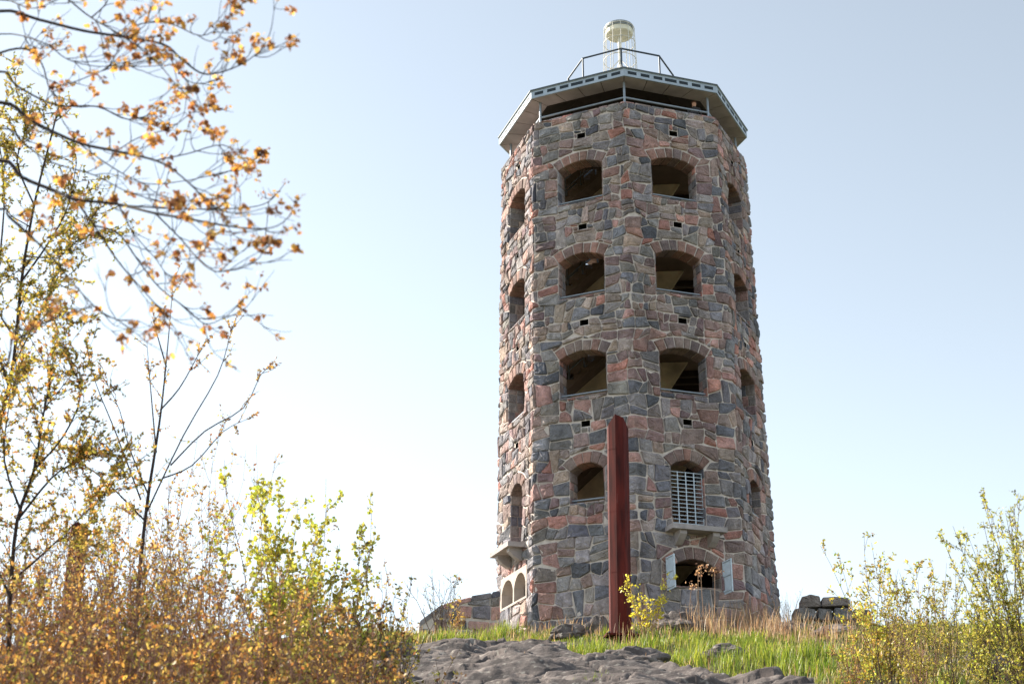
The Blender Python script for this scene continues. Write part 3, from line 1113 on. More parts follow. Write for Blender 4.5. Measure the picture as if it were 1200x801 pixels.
#@@REST
# ------------------------------------------------------------------ low masonry walls beside the tower
def block_wall(name, label, A, B, top, thick, lo=6.9):
    """free-standing rubble wall from A to B (world x, y); top = [(t, z)...] outline of its top"""
    root = empty(name, (*((np.array(A) + np.array(B)) / 2), lo), label, 'wall')
    A = np.array(A, float); B = np.array(B, float)
    L = np.linalg.norm(B - A); t = (B - A) / L; nrm = np.array([t[1], -t[0]])
    o = np.array([*((A + B) / 2), lo])
    def pt(s, z, d):
        p = A + t * s + nrm * d
        return np.array([p[0], p[1], z]) - o
    tz = lambda s: np.interp(s / L, [a for a, b in top], [b for a, b in top])
    ss = np.linspace(0, L, 24)
    mb = MB()
    V = []
    for s in ss: V += [pt(s, lo, 0), pt(s, tz(s) - .06, 0), pt(s, tz(s) - .06, -thick), pt(s, lo, -thick)]
    Fc = [(i * 4 + a, i * 4 + 4 + a, i * 4 + 4 + a + 1, i * 4 + a + 1) for i in range(23) for a in range(3)] + [(0, 1, 2, 3), (95, 94, 93, 92)]
    mb.add(V, Fc); core = mb.build('wall_core', M['mortar'], root)
    z = lo
    zmax = max(b for a, b in top)
    while z < zmax:
        h = random.uniform(.28, .46)
        s = -random.uniform(0, .2)
        while s < L:
            w = random.uniform(.4, .8)
            a, b = max(s, 0), min(s + w, L)
            s += w
            if b - a < .12: continue
            j = lambda: random.uniform(-.05, .05)
            za, zb_ = z, z + h
            lim_a, lim_b = tz(a) - .06, tz(b) - .06
            if min(lim_a, lim_b) < za + .1: continue
            poly = [(a, za + j()), (b, za + j()), (b + j() * .5, min(zb_ + j(), lim_b)), (a + j() * .5, min(zb_ + j(), lim_a))]
            poly = inset(poly, .014)
            if len(poly) < 3 or area(poly) < .01: continue
            g = stone_geo(poly, pt, proud=random.uniform(.03, .06))
            if g: MB().add(*g, stone_col()).build('stone', M['stone'], root)
        z += h
    s = 0                                                   # cap stones follow the top
    while s < L - .05:
        w = min(random.uniform(.5, .9), L - s)
        V = []
        for e, dz in ((0, -.07), (0, .05), (.03, .09 + random.uniform(-.02, .03))):
            for q, d in ((s + .01 + e, .05 - e), (s + w - .01 - e, .05 - e), (s + w - .01 - e, -thick - .05 + e), (s + .01 + e, -thick - .05 + e)):
                V.append(pt(q, tz(q) + dz, d))
        MB().add(V, [(rr * 4 + i_, rr * 4 + (i_ + 1) % 4, rr * 4 + 4 + (i_ + 1) % 4, rr * 4 + 4 + i_) for rr in (0, 1) for i_ in range(4)] + [(8, 9, 10, 11), (3, 2, 1, 0)], stone_col()).build('cap_stone', M['stone'], root)
        s += w
    return root


block_wall('parapet_wall', 'low rubble stone wall with sloping cap running from the tower base into the brush',
           at(491, 735, 45.9)[:2], at(586, 698, 46.6)[:2], [(0, 8.25), (.36, 9.0), (1, 9.33)], .5)

# broken wall of squared blocks to the right of the tower
ruin = empty('broken_wall', tuple(at(962, 730, 47.5)), 'broken stepped stub of squared stone blocks standing beside the tower', 'wall')
RO = np.array(ruin.location)
for (xa, xb, ya, yb, dd) in ((929, 957, 711, 727, .2), (938, 962, 697, 711.5, 0), (962.5, 997, 698, 711, .05), (957.5, 976, 711.5, 727, -.05), (976.5, 1000, 711.5, 727, .1), (925, 950, 727.5, 742, .3), (950.5, 978, 727.5, 742, .1), (978.5, 1006, 727.5, 742, .2), (1000.5, 1022, 712, 728, .1)):
    p0 = at(xa, yb, 47.5 - dd); p1 = at(xb, ya, 47.5 - dd)
    w, h = p1[0] - p0[0], p1[2] - p0[2]
    x0_, z0_ = p0[0], p0[2]
    poly = [(x0_, z0_), (x0_ + w, z0_ + random.uniform(-.03, .03)), (x0_ + w + random.uniform(-.06, .0), z0_ + h + random.uniform(-.10, .04)), (x0_ + w * .5, z0_ + h + random.uniform(-.03, .07)), (x0_ + random.uniform(0, .06), z0_ + h + random.uniform(-.06, .02))]
    mapf = lambda s, z, d: np.array([s, 47.5 - dd - d, z]) - RO
    g = stone_geo(inset(poly, .016), mapf, proud=random.uniform(.05, .14), base=-.8)
    n = len(g[0]); m_ = (n - 1) // 4
    MB().add(g[0], list(g[1]) + [tuple(range(m_ - 1, -1, -1))], random.choice([lin(142, 136, 134), lin(126, 124, 126), lin(152, 140, 134), lin(146, 124, 116)])).build('block', M['stone'], ruin)

# ------------------------------------------------------------------ rusted steel columns
def steel_column(label, x, y, zb_, zt_, r, slant, rz, group=None):
    root = empty('steel_column', (x, y, zb_), label, 'column', group)
    H = zt_ - zb_
    n = 8
    mb = MB()
    V = []
    for z in (-.6, H - 1.05, H - 1.03, None):
        for i in range(n):
            a = 2 * PI * (i + .5) / n + rz
            rr = r if z != H - 1.03 else r * .985
            px_, py_ = rr * math.cos(a), rr * math.sin(a) * .9
            zz = z if z is not None else H - slant * (abs(px_) / r) ** 2 * 1.0
            V.append((px_, py_, zz))
    V.append((0, 0, H))
    mb.add(V, [(q * n + i, q * n + (i + 1) % n, (q + 1) * n + (i + 1) % n, (q + 1) * n + i) for q in range(3) for i in range(n)] + [(3 * n + i, 3 * n + (i + 1) % n, 4 * n) for i in range(n)])
    mb.build('shaft', M['corten'], root)
    mb = MB(); mb.box((0, 0, .03), (r * 2.9, r * 2.9, .05), rz); mb.build('base_plate', M['corten'], root)
    for i in range(4):
        a = PI / 4 + i * PI / 2 + rz
        MB().add(*lathe([(.035, .05), (.035, .10), (.001, .10)], 6)).build('bolt', M['dark_metal'], root).location = (r * 1.7 * math.cos(a), r * 1.7 * math.sin(a), 0)
    for z in (H * .28, H * .55, H - 1.04):
        mb = MB()
        for q in range(n):
            a0 = 2 * PI * (q + .5) / n + rz; a1 = 2 * PI * (q + 1.5) / n + rz
            V = [((r + e) * math.cos(a), (r + e) * math.sin(a) * .9, z + dz) for e, dz in ((.004, -.012), (.004, .012)) for a in (a0, a1)]
            mb.add(V, [(0, 1, 3, 2)])
        mb.build('weld_seam', M['corten'], root)
    return root


c = steel_column('rusted steel column with rounded top standing in the grass in front of the tower', -.47, 40.0, float(ground(-.47, 40)), 13.12, .315, .42, .18)
c.rotation_euler = (0, .012, 0)
p = at(91, 640, 40)
steel_column('rusted steel column mostly buried behind the leafy thicket', p[0], 40.0, float(ground(p[0], 40)), at(91, 613, 40)[2], .27, .2, .5)

# ------------------------------------------------------------------ boulders
def boulder(label, px, py, wpx, hpx, seed, deep=1.0):
    P = gnd(px, py)
    sc = F_PX / np.linalg.norm(P)
    rx = wpx / sc / 2; rz_ = hpx / sc
    import bmesh
    bm = bmesh.new()
    bmesh.ops.create_icosphere(bm, subdivisions=4, radius=1)
    for v in bm.verts:
        q = v.co.copy()
        n1 = noise.fractal(q * 1.1 + Vector((seed, 2 * seed, 0)), 1, 2, 4)
        n2 = noise.cell(q * 2.0 + Vector((seed, 0, seed)))
        f_ = 1 + .32 * n1 + .10 * n2
        v.co = Vector((q.x * f_ * rx, q.y * f_ * rx * .75 * deep, max(-.5, q.z * f_ * .9) * rz_))
        v.co.z += .04 * noise.noise(Vector((q.x * 9, q.y * 9, seed))) * rz_
    me = bpy.data.meshes.new('boulder'); bm.to_mesh(me); bm.free()
    me.materials.append(M['rock'])
    o = bpy.data.objects.new('boulder', me)
    o.location = (P[0], P[1] + rx * .3, P[2] + rz_ * .12)
    o.rotation_euler = (0, 0, random.uniform(-.4, .4))
    link(o); tag(o, label, 'boulder')
    return o


boulder('flat grey boulder ringed by grass in front of the rusted column', 745, 785, 92, 26, 3.1)
boulder('rounded grey boulder below the gated arch of the tower', 797, 742, 66, 24, 7.7)
boulder('small dark boulder wedged at the left foot of the rusted column', 700, 742, 36, 20, 12.4)
boulder('low flat stone at the upper edge of the bedrock ledge', 655, 765, 62, 14, 5.5)
boulder('lichen spotted boulder among the yellow-green shrubs', 1168, 792, 74, 30, 9.2)
boulder('half sunken grey rock in the grass right of the flat boulder', 850, 768, 50, 14, 21.3)
boulder('broken rock at the foot of the tower wall beside the parapet', 668, 745, 46, 12, 25.9)
boulder('dark rock at the foot of the broken wall', 930, 742, 44, 14, 15.2)
boulder('long low rock under the broken wall half hidden by shrubs', 985, 745, 60, 14, 18.6)

# ------------------------------------------------------------------ vegetation
def leaf_mesh(name, P, dirs, size, cols, mat, parent, shape='oval', wid=.5, fold=.25):
    """one leaf (a small folded outline) at each point P, its midrib along dirs"""
    n = len(P)
    d = dirs / (np.linalg.norm(dirs, axis=1)[:, None] + 1e-9)
    r = rng.normal(size=(n, 3))
    side = np.cross(d, r); side /= np.linalg.norm(side, axis=1)[:, None] + 1e-9
    up = np.cross(side, d)
    if shape == 'oval':
        prof = np.array([(0, 0, 0), (.35, wid * .5, fold * .3), (.72, wid * .38, fold * .22), (1, 0, -.08), (.72, -wid * .38, fold * .22), (.35, -wid * .5, fold * .3)])
    else:   # lobed young maple leaf
        prof = np.array([(0, 0, 0), (.22, .40, .08), (.5, .22, .02), (.62, .36, .1), (1, 0, -.2), (.62, -.36, .1), (.5, -.22, .02), (.22, -.40, .08)])
    k = len(prof)
    s = size[:, None, None]
    V = P[:, None, :] + s * (prof[None, :, 0:1] * d[:, None, :] + prof[None, :, 1:2] * side[:, None, :] + prof[None, :, 2:3] * up[:, None, :])
    F = np.arange(n * k).reshape(n, k)
    C = np.repeat(cols, k, axis=0)
    return np_mesh(name, V.reshape(-1, 3), F, mat, parent, col=C)


def pick_cols(pal, n, var=.2):
    pal = np.array(pal)
    c = pal[rng.integers(0, len(pal), n)]
    return np.clip(c * (1 + rng.uniform(-var, var, (n, 1))) * (1 + rng.uniform(-.06, .06, (n, 3))), 0, .95)


def path(p0, d0, L, n, wob=.12, up=.0):
    """a wandering twig"""
    d = np.array(d0, float); d /= np.linalg.norm(d)
    P = [np.array(p0, float)]
    for i in range(n):
        d = d + rng.normal(0, wob, 3) + np.array([0, 0, up])
        d /= np.linalg.norm(d)
        P.append(P[-1] + d * L / n)
    return np.array(P)


def cat_pt(P, t):
    i = min(int(t * (len(P) - 1)), len(P) - 2)
    f_ = t * (len(P) - 1) - i
    return P[i] * (1 - f_) + P[i + 1] * f_, P[i + 1] - P[i]


def shrub(name, label, cat, base, H, nst, spread, nleaf, lsize, pal, bark='twig', group=None, rad=.012, sub=6, lean=(0, 0), lo=.25, wid=.55, branch=.38, wob=.13, tipbias=1.0, stemname='stems'):
    root = empty(name, tuple(base), label, cat, group)
    lines = []; tips = []
    for i in range(nst):
        a = rng.uniform(0, 2 * PI)
        sp_ = spread * math.sqrt(rng.uniform(0, 1))
        d = np.array([math.cos(a) * sp_ + lean[0], math.sin(a) * sp_ + lean[1], 1.0])
        h = H * rng.uniform(.6, 1.05)
        b0 = np.array([rng.normal(0, .12) * spread, rng.normal(0, .12) * spread, -.15])
        P = path(b0, d, h, 9, wob * .7, .02)
        lines.append((P, np.linspace(rad, rad * .25, len(P))))
        for j in range(sub):
            t = rng.uniform(lo, .97)
            p, dd = cat_pt(P, t)
            dd = dd / (np.linalg.norm(dd) + 1e-9)
            q = dd * .8 + rng.normal(0, .55, 3) + np.array([0, 0, .25])
            l = H * branch * rng.uniform(.5, 1.1) * (1.15 - t * .7)
            B = path(p, q, l, 5, wob * 1.3, .05)
            lines.append((B, np.linspace(rad * .45, rad * .14, len(B))))
            tips.append(B)
            for jj in range(2):
                p2, d2 = cat_pt(B, rng.uniform(.25, .9))
                q2 = d2 / (np.linalg.norm(d2) + 1e-9) + rng.normal(0, .5, 3)
                B2 = path(p2, q2, l * .45, 4, wob, .04)
                lines.append((B2, np.linspace(rad * .22, rad * .1, len(B2))))
                tips.append(B2)
        tips.append(P[5:])
    kz = H / max(l[0][:, 2].max() for l in lines)
    for l in lines: l[0][:, 2] *= kz
    tubes_obj(stemname, lines, M[bark], root, 4)
    if nleaf:
        idx = rng.integers(0, len(tips), nleaf)
        tt = rng.uniform(0, 1, nleaf) ** (1 / tipbias)
        LP = np.empty((nleaf, 3)); LD = np.empty((nleaf, 3))
        for n_, (i, t) in enumerate(zip(idx, tt)):
            LP[n_], LD[n_] = cat_pt(tips[i], t)
        LD /= np.linalg.norm(LD, axis=1)[:, None] + 1e-9
        LD = LD * .5 + rng.normal(0, .75, (nleaf, 3))
        leaf_mesh('foliage', LP + rng.normal(0, lsize * .25, LP.shape), LD, lsize * rng.uniform(.55, 1.3, nleaf), pick_cols(pal, nleaf, .28), M['leaf'], root, wid=wid)
    return root


ORANGE = [lin(218, 170, 96), lin(204, 148, 80), lin(170, 112, 66), lin(226, 180, 108), lin(150, 104, 66), lin(210, 168, 98), lin(126, 90, 62)]
GOLD = [lin(214, 184, 92), lin(192, 162, 80), lin(172, 148, 72), lin(218, 172, 98), lin(140, 112, 66)]
YGREEN = [lin(206, 208, 84), lin(184, 194, 78), lin(164, 178, 68), lin(216, 210, 104)]
YELLOW = [lin(204, 190, 82), lin(184, 172, 74), lin(214, 200, 104), lin(160, 152, 68)]
OLIVE = [lin(158, 156, 76), lin(180, 170, 88), lin(132, 134, 64), lin(192, 174, 96), lin(120, 108, 66)]
BRONZE = [lin(194, 152, 90), lin(170, 126, 76), lin(210, 176, 106), lin(124, 86, 60), lin(190, 170, 98), lin(100, 74, 58)]


def base_at(px, y):
    P = at(px, 700, y)
    return (P[0], y, float(ground(P[0], y)))


def top_h(px, py, y):
    P = at(px, py, y)
    return P[2] - float(ground(P[0], y))


# the dense thicket at lower left
def thick(px, py, y, n_, kind):
    lab, pal, grp = (('rust-orange leaved shrub in the dense thicket beside the rock ledge', ORANGE + BRONZE, 'rust-orange thicket shrubs'),
                     ('golden leaved shrub in the dense thicket beside the rock ledge', GOLD + ORANGE, 'golden thicket shrubs'),
                     ('bronze and olive leaved shrub in the dense thicket beside the rock ledge', BRONZE + OLIVE, 'bronze thicket shrubs'))[kind]
    shrub('thicket_shrub', lab, 'shrub', base_at(px, y), top_h(px, py, y), 18, .27, int(n_ * 1.15), .043, pal, 'twig', grp, rad=.009, sub=9, lo=.2, branch=.24)


row = 0
for y, n_, pxs, tops in ((11.0, 1000, range(-40, 380, 52), ((-40, 690), (100, 700), (250, 715), (380, 750))),
                         (13.0, 1100, range(-20, 440, 50), ((-40, 640), (100, 655), (250, 660), (360, 690), (440, 740))),
                         (15.0, 1050, range(-30, 470, 52), ((-40, 600), (80, 640), (200, 640), (320, 640), (400, 680), (470, 730)))):
    for i, px in enumerate(pxs):
        py = float(np.interp(px, [a for a, b_ in tops], [b_ for a, b_ in tops])) + rng.uniform(-18, 14)
        thick(px + rng.uniform(-12, 12), py, y + rng.uniform(-.4, .4), n_, (i + row) % 3)
    row += 1
shrub('olive_shrub', 'dusky olive and rust shrub at the edge of the thicket next to the bedrock', 'shrub', base_at(440, 16.5), top_h(432, 640, 16.5), 14, .30, 1500, .05, OLIVE + BRONZE, 'bark', rad=.010, sub=7, branch=.26)
shrub('olive_shrub', 'low dark olive shrub leaning from the thicket onto the bedrock', 'shrub', base_at(470, 17.5), top_h(468, 700, 17.5), 12, .4, 1000, .05, OLIVE + BRONZE, 'bark', rad=.010, sub=6, branch=.26)
shrub('green_leaved_shrub', 'bright yellow-green broad leaved shrub rising behind the orange thicket', 'shrub', base_at(330, 17.0), top_h(315, 545, 17.0), 24, .24, 4200, .055, YGREEN + YGREEN + YELLOW, 'twig', rad=.010, sub=8, lo=.45, wid=.8, branch=.2)
shrub('green_leaved_shrub', 'bright yellow-green shrub leaning out over the right end of the thicket', 'shrub', base_at(388, 16.5), top_h(398, 595, 16.5), 20, .28, 3000, .052, YGREEN + YELLOW + OLIVE, 'twig', rad=.010, sub=7, lo=.45, wid=.8, branch=.22, lean=(.08, 0))
for px, py, y, n_, lab in ((110, 560, 17.5, 2600, 'thin tall shrub with gold leaves beside the buried steel column'), (190, 515, 17.0, 2600, 'thin tall shrub with gold leaves behind the slim sapling'), (255, 500, 18.0, 2400, 'thin tall shrub with gold leaves next to the bright green one'),
                           (-10, 540, 18.0, 2400, 'thin tall shrub with gold leaves under the slender tree'), (55, 575, 18.0, 2200, 'thin tall shrub with gold leaves under the bushy tree'), (150, 575, 15.6, 2200, 'thin tall shrub with gold leaves close around the stem of the sapling')):
    shrub('tall_shrub', lab, 'shrub', base_at(px, y), top_h(px, py, y), 28, .20, n_, .046, GOLD + OLIVE + ORANGE, 'twig', 'thin tall shrubs behind the thicket', rad=.008, sub=8, lo=.3, branch=.2)


# saplings and trees at left ------------------------------------------------
def px_line(pts, y, jit=0.0, dy=0.0):
    out = []
    m = len(pts)
    for i, (a, b) in enumerate(pts):
        out.append(at(a, b, y + dy * i / max(1, m - 1) + (rng.normal(0, jit) if jit else 0)))
    return np.array(out)


def smooth(P, k=3):
    t = np.linspace(0, len(P) - 1, (len(P) - 1) * k + 1)
    # Catmull-Rom through the points
    out = []
    for x in t:
        i = min(int(x), len(P) - 2); f_ = x - i
        p0 = P[max(i - 1, 0)]; p1 = P[i]; p2 = P[i + 1]; p3 = P[min(i + 2, len(P) - 1)]
        out.append(.5 * (2 * p1 + (p2 - p0) * f_ + (2 * p0 - 5 * p1 + 4 * p2 - p3) * f_ ** 2 + (3 * p1 - p0 - 3 * p2 + p3) * f_ ** 3))
    return np.array(out)


def leaves_on(lines, n, lsize, pal, parent, name='foliage', shape='oval', wid=.55, droop=0.0, frac=0.0, mat='leaf'):
    idx = rng.integers(0, len(lines), n)
    LP = np.empty((n, 3)); LD = np.empty((n, 3))
    for q, i in enumerate(idx):
        LP[q], LD[q] = cat_pt(lines[i], rng.uniform(frac, 1))
    LD /= np.linalg.norm(LD, axis=1)[:, None] + 1e-9
    LD = LD * .5 + rng.normal(0, .7, (n, 3)); LD[:, 2] -= droop
    leaf_mesh(name, LP, LD, lsize * rng.uniform(.6, 1.3, n), pick_cols(pal, n, .28), M[mat], parent, shape, wid)


# slim bare sapling with a straight leader
Y = 15.4
b = base_at(158, Y)
sap = empty('sapling', b, 'slim dark-stemmed sapling with upswept bare branches rising out of the thicket', 'sapling')
SO = np.array(b)
main = [((157, 801), (162, 690), (172, 592), (183, 520), (190, 470), (197, 400), (203, 330)),
        ((165, 585), (135, 505), (112, 448), (100, 395)), ((183, 530), (176, 450), (172, 400)), ((172, 600), (215, 510), (255, 440), (270, 392), (274, 380)),
        ((200, 545), (240, 505), (285, 478), (305, 440), (316, 430)), ((188, 480), (210, 455), (230, 420), (240, 400)), ((174, 580), (150, 520), (140, 480), (120, 440)),
        ((190, 560), (225, 545), (262, 505), (292, 490)), ((170, 610), (120, 560), (90, 540), (70, 525)), ((195, 430), (185, 395), (178, 370))]
L = []; tw = []
for i, m_ in enumerate(main):
    P = smooth(px_line(m_, Y, .0 if i == 0 else .05, 0 if i == 0 else rng.uniform(-.5, .5)), 3) - SO
    if i == 0: P = np.vstack([np.array([[0, 0, -.1]]), P])
    r0 = .030 if i == 0 else .011
    L.append((P, np.linspace(r0, .0025, len(P))))
    if i == 0: tubes_obj('trunk', [L[0]], M['darkbark'], sap, 7)
    for j in range(7 if i else 9):
        p, d = cat_pt(P, rng.uniform(.45, 1))
        B = path(p, d / np.linalg.norm(d) + rng.normal(0, .4, 3), rng.uniform(.12, .35), 4, .15, .06)
        tw.append(B)
tubes_obj('branches', L[1:] + [(B, np.linspace(.004, .0015, len(B))) for B in tw], M['darkbark'], sap, 5)
leaves_on(tw, 1100, .036, GOLD + ORANGE, sap)


# the maple whose flowering branches hang in from the left -------------------
Y = 7.2
troot = at(-260, 700, Y)
tb = (troot[0], Y, float(ground(troot[0], Y)))
maple = empty('maple_tree', tb, 'maple with dark arching branches and hanging clusters of orange young leaves', 'tree')
TB = np.array(tb)
TR = smooth(np.array([[0, 0, -.3], [.05, .02, 1.2], [.02, .0, 2.6], [.1, .05, 4.2], [.05, .1, 6.0]]), 4)
tubes_obj('trunk', [(TR, np.linspace(.17, .06, len(TR)))], M['darkbark'], maple, 10)
mains = [
    ([(0, 13), (45, 23), (97, 36), (143, 43), (191, 52), (211, 68), (234, 85), (253, 86), (282, 76), (302, 62), (318, 49)], .013),
    ([(60, -20), (81, 0), (107, 21), (143, 42), (182, 71), (208, 101), (237, 127)], .008),
    ([(0, 62), (32, 58), (49, 75), (58, 104), (70, 118)], .011),
    ([(0, 84), (20, 101), (65, 123), (114, 125), (150, 140), (186, 130), (203, 118)], .010),
    ([(0, 120), (39, 143), (91, 167), (136, 177), (182, 188), (208, 203), (240, 232), (262, 250)], .016),
    ([(0, 188), (26, 208), (65, 224), (88, 234), (136, 239), (182, 250), (213, 255), (262, 264), (300, 268), (326, 264), (345, 247)], .016),
    ([(140, 240), (190, 244), (234, 245), (292, 243), (318, 234), (334, 214)], .007),
    ([(88, 234), (110, 264), (139, 307), (165, 337), (195, 371), (210, 392)], .009),
    ([(110, 264), (139, 274), (161, 304), (187, 337), (217, 360), (240, 379), (262, 372), (281, 356)], .008),
    ([(0, 245), (11, 255), (49, 289), (75, 319), (101, 349), (127, 371), (157, 377)], .010),
    ([(139, 240), (157, 274), (183, 304), (200, 330)], .006),
    ([(0, 435), (15, 390), (37, 386), (67, 371), (90, 364)], .010),
    ([(183, 251), (213, 281), (240, 311), (262, 318), (300, 305), (308, 292)], .007),
    ([(240, 232), (252, 258), (240, 290), (225, 310)], .005),
    ([(143, 43), (165, 28), (200, 28), (235, 42), (262, 28), (276, 8)], .006),
    ([(191, 52), (210, 85), (230, 98), (258, 90), (272, 62)], .005),
    ([(136, 177), (165, 160), (200, 150), (225, 132), (248, 122)], .005),
    ([(182, 188), (220, 180), (262, 170), (290, 190), (305, 180)], .006),
    ([(91, 167), (130, 195), (170, 215), (215, 212), (250, 205)], .006),
    ([(107, 21), (125, 3), (130, -20)], .007),
    ([(0, 0), (40, 10), (90, -12)], .008),
    ([(58, 104), (90, 95), (130, 80), (170, 78), (205, 76)], .005),
    ([(0, 150), (30, 170), (60, 190), (110, 205), (150, 225), (185, 235)], .008),
    ([(0, 40), (50, 50), (80, 70), (115, 78), (150, 76)], .006),
]
bl = []; twl = []; clus = []
for i, (m_, r0) in enumerate(mains):
    dy = rng.uniform(-.7, .9)
    P = px_line(m_, Y, .05, dy)
    if m_[0][0] <= 0:                                     # carry it back to the trunk
        zt_ = P[0][2] - TB[2] - .5
        q = np.array([.05, .05, zt_]) + TB
        P = np.vstack([[q], [(q + P[0]) / 2 + np.array([0, 0, .12])], P])
    P = smooth(P, 4) - TB
    bl.append((P, np.linspace(r0 * (.95 if m_[0][0] <= 0 else .75), .0022, len(P))))
    nt_ = int(2 + len(m_) * 1.5)
    for j in range(nt_):
        t = rng.uniform(.34 if m_[0][0] <= 0 else .1, .98)
        p, d = cat_pt(P, t)
        d = d / (np.linalg.norm(d) + 1e-9)
        q = d + rng.normal(0, .55, 3); q[1] *= .8
        l = rng.uniform(.08, .36)
        B = path(p, q, l, 6, .15, .09)
        twl.append((B, np.linspace(.0032, .0014, len(B))))
        clus.append((B[-1], B[-1] - B[-2]))
        for jj in range(2):
            p2, d2 = cat_pt(B, rng.uniform(.3, .9))
            B2 = path(p2, d2 / np.linalg.norm(d2) + rng.normal(0, .5, 3), l * .5, 4, .15, .1)
            twl.append((B2, np.linspace(.002, .0012, len(B2))))
            if rng.uniform() < .38: clus.append((B2[-1], B2[-1] - B2[-2]))
    clus.append((P[-1], P[-1] - P[-2]))
tubes_obj('branches', bl + twl, M['darkbark'], maple, 5)
LP = []; LD = []; LS = []
for p, d in clus:
    n_ = int(rng.integers(4, 10))
    d = d / (np.linalg.norm(d) + 1e-9)
    s_ = rng.uniform(.6, 1.15)
    for q in range(n_):
        a = rng.normal(0, 1, 3); a[2] = -abs(a[2]) * .9 - .1
        LD.append(d * .3 + a * .8)
        LP.append(p + rng.normal(0, .012, 3))
        LS.append(.039 * s_ * rng.uniform(.6, 1.25))
MAPLE = [lin(236, 184, 96), lin(228, 168, 84), lin(206, 146, 82), lin(168, 116, 80), lin(132, 92, 74), lin(240, 196, 116), lin(150, 104, 78)]
leaf_mesh('leaves', np.array(LP), np.array(LD), np.array(LS), pick_cols(MAPLE, len(LP), .25), M['leaf'], maple, 'lobed')


def small_tree(name, label, px, y, stems, nleaf, lsize, pal, extra=10, bark='darkbark', r=.03, tl=.5):
    b = base_at(px, y)
    root = empty(name, b, label, 'tree')
    o = np.array(b)
    L = []; tw = []
    for i, (pts, r0) in enumerate(stems):
        P = smooth(px_line(pts, y, .06 if i else .0, rng.uniform(-.8, .8) if i else 0), 3) - o
        if i == 0: P = np.vstack([[[0, 0, -.15]], P])
        L.append((P, np.linspace(r0, r0 * .25, len(P))))
        for j in range(extra):
            p, d = cat_pt(P, rng.uniform(.3, 1))
            B = path(p, d / np.linalg.norm(d) + rng.normal(0, .6, 3), rng.uniform(.3, 1) * tl, 5, .18, .05)
            L.append((B, np.linspace(r0 * .25, .002, len(B)))); tw.append(B)
            for jj in range(3):
                p2, d2 = cat_pt(B, rng.uniform(.3, 1))
                B2 = path(p2, d2 / np.linalg.norm(d2) + rng.normal(0, .6, 3), tl * rng.uniform(.2, .45), 4, .15, .05)
                L.append((B2, np.linspace(.0035, .0015, len(B2)))); tw.append(B2)
    tubes_obj('trunk', L[:1], M[bark], root, 7)
    tubes_obj('branches', L[1:], M[bark], root, 5)
    leaves_on(tw, nleaf, lsize, pal, root)
    return root


small_tree('slender_tree', 'slender tree with fine yellow-green leaves standing behind the maple branches', -20, 14.0,
           [([(-20, 801), (-15, 650), (-5, 520), (15, 430), (25, 330), (40, 240), (60, 160), (70, 120)], .030),
            ([(10, 450), (-10, 380), (0, 300), (5, 220), (-5, 140)], .02), ([(25, 330), (60, 280), (80, 240), (90, 190)], .014),
            ([(40, 240), (20, 190), (30, 150), (20, 110)], .012), ([(30, 300), (70, 300), (100, 270)], .01), ([(15, 430), (40, 380), (65, 330)], .012), ([(20, 400), (-5, 360), (-30, 300)], .012)],
           9500, .040, OLIVE + GOLD + YELLOW, 22, tl=.6)
small_tree('bushy_tree', 'bushy tree with dense olive-gold leaves and dark forked stems left of the sapling', 15, 13.0,
           [([(10, 801), (12, 700), (20, 610), (40, 550), (50, 490), (60, 440)], .026), ([(20, 610), (60, 560), (90, 540), (115, 530)], .014),
            ([(25, 600), (5, 540), (10, 480), (20, 440)], .014), ([(40, 550), (75, 510), (95, 460), (80, 420), (75, 380)], .012), ([(12, 700), (-20, 620), (-30, 520)], .015),
            ([(14, 680), (60, 640), (100, 600), (130, 570)], .013)],
           8500, .042, YELLOW + GOLD + OLIVE + ORANGE[:4], 30, tl=.62)

# shrubs on the right ---------------------------------------------------------
RS = [(1028, 632, 25.0, 20, .18, 3600, .058, YGREEN + YELLOW + GOLD, 'upright shrub with clear yellow leaves at the end of the broken wall', .010),
      (1070, 668, 24.0, 18, .26, 1900, .05, OLIVE + YELLOW, 'brown-stemmed shrub with scattered small olive leaves left of the lichen spotted boulder', .009),
      (1108, 658, 26.5, 16, .26, 1800, .05, OLIVE + YELLOW, 'thin-twigged shrub with a few olive leaves behind the lichen spotted boulder', .009),
      (1200, 570, 20.0, 40, .36, 11000, .042, YGREEN + OLIVE + YELLOW, 'large airy shrub with fine light green leaves towering over the lichen spotted boulder', .011),
      (1145, 680, 27.0, 24, .28, 3400, .05, YGREEN + OLIVE + YELLOW, 'low pale green shrub between the airy shrub and the thin-twigged one', .009),
      (990, 728, 30.0, 15, .4, 900, .05, YELLOW + BRONZE, 'small bronze twiggy shrub growing below the broken wall', .009)]
for px, py, y, nst, sp_, n_, ls, pal, lab, r_ in RS:
    shrub('hillside_shrub', lab, 'shrub', base_at(px, y), top_h(px, py, y), nst, sp_, n_, ls, pal, 'twig' if 'brown' in lab or 'bronze' in lab else 'bark', rad=r_, sub=7, lo=.25, branch=.24, wid=.5)

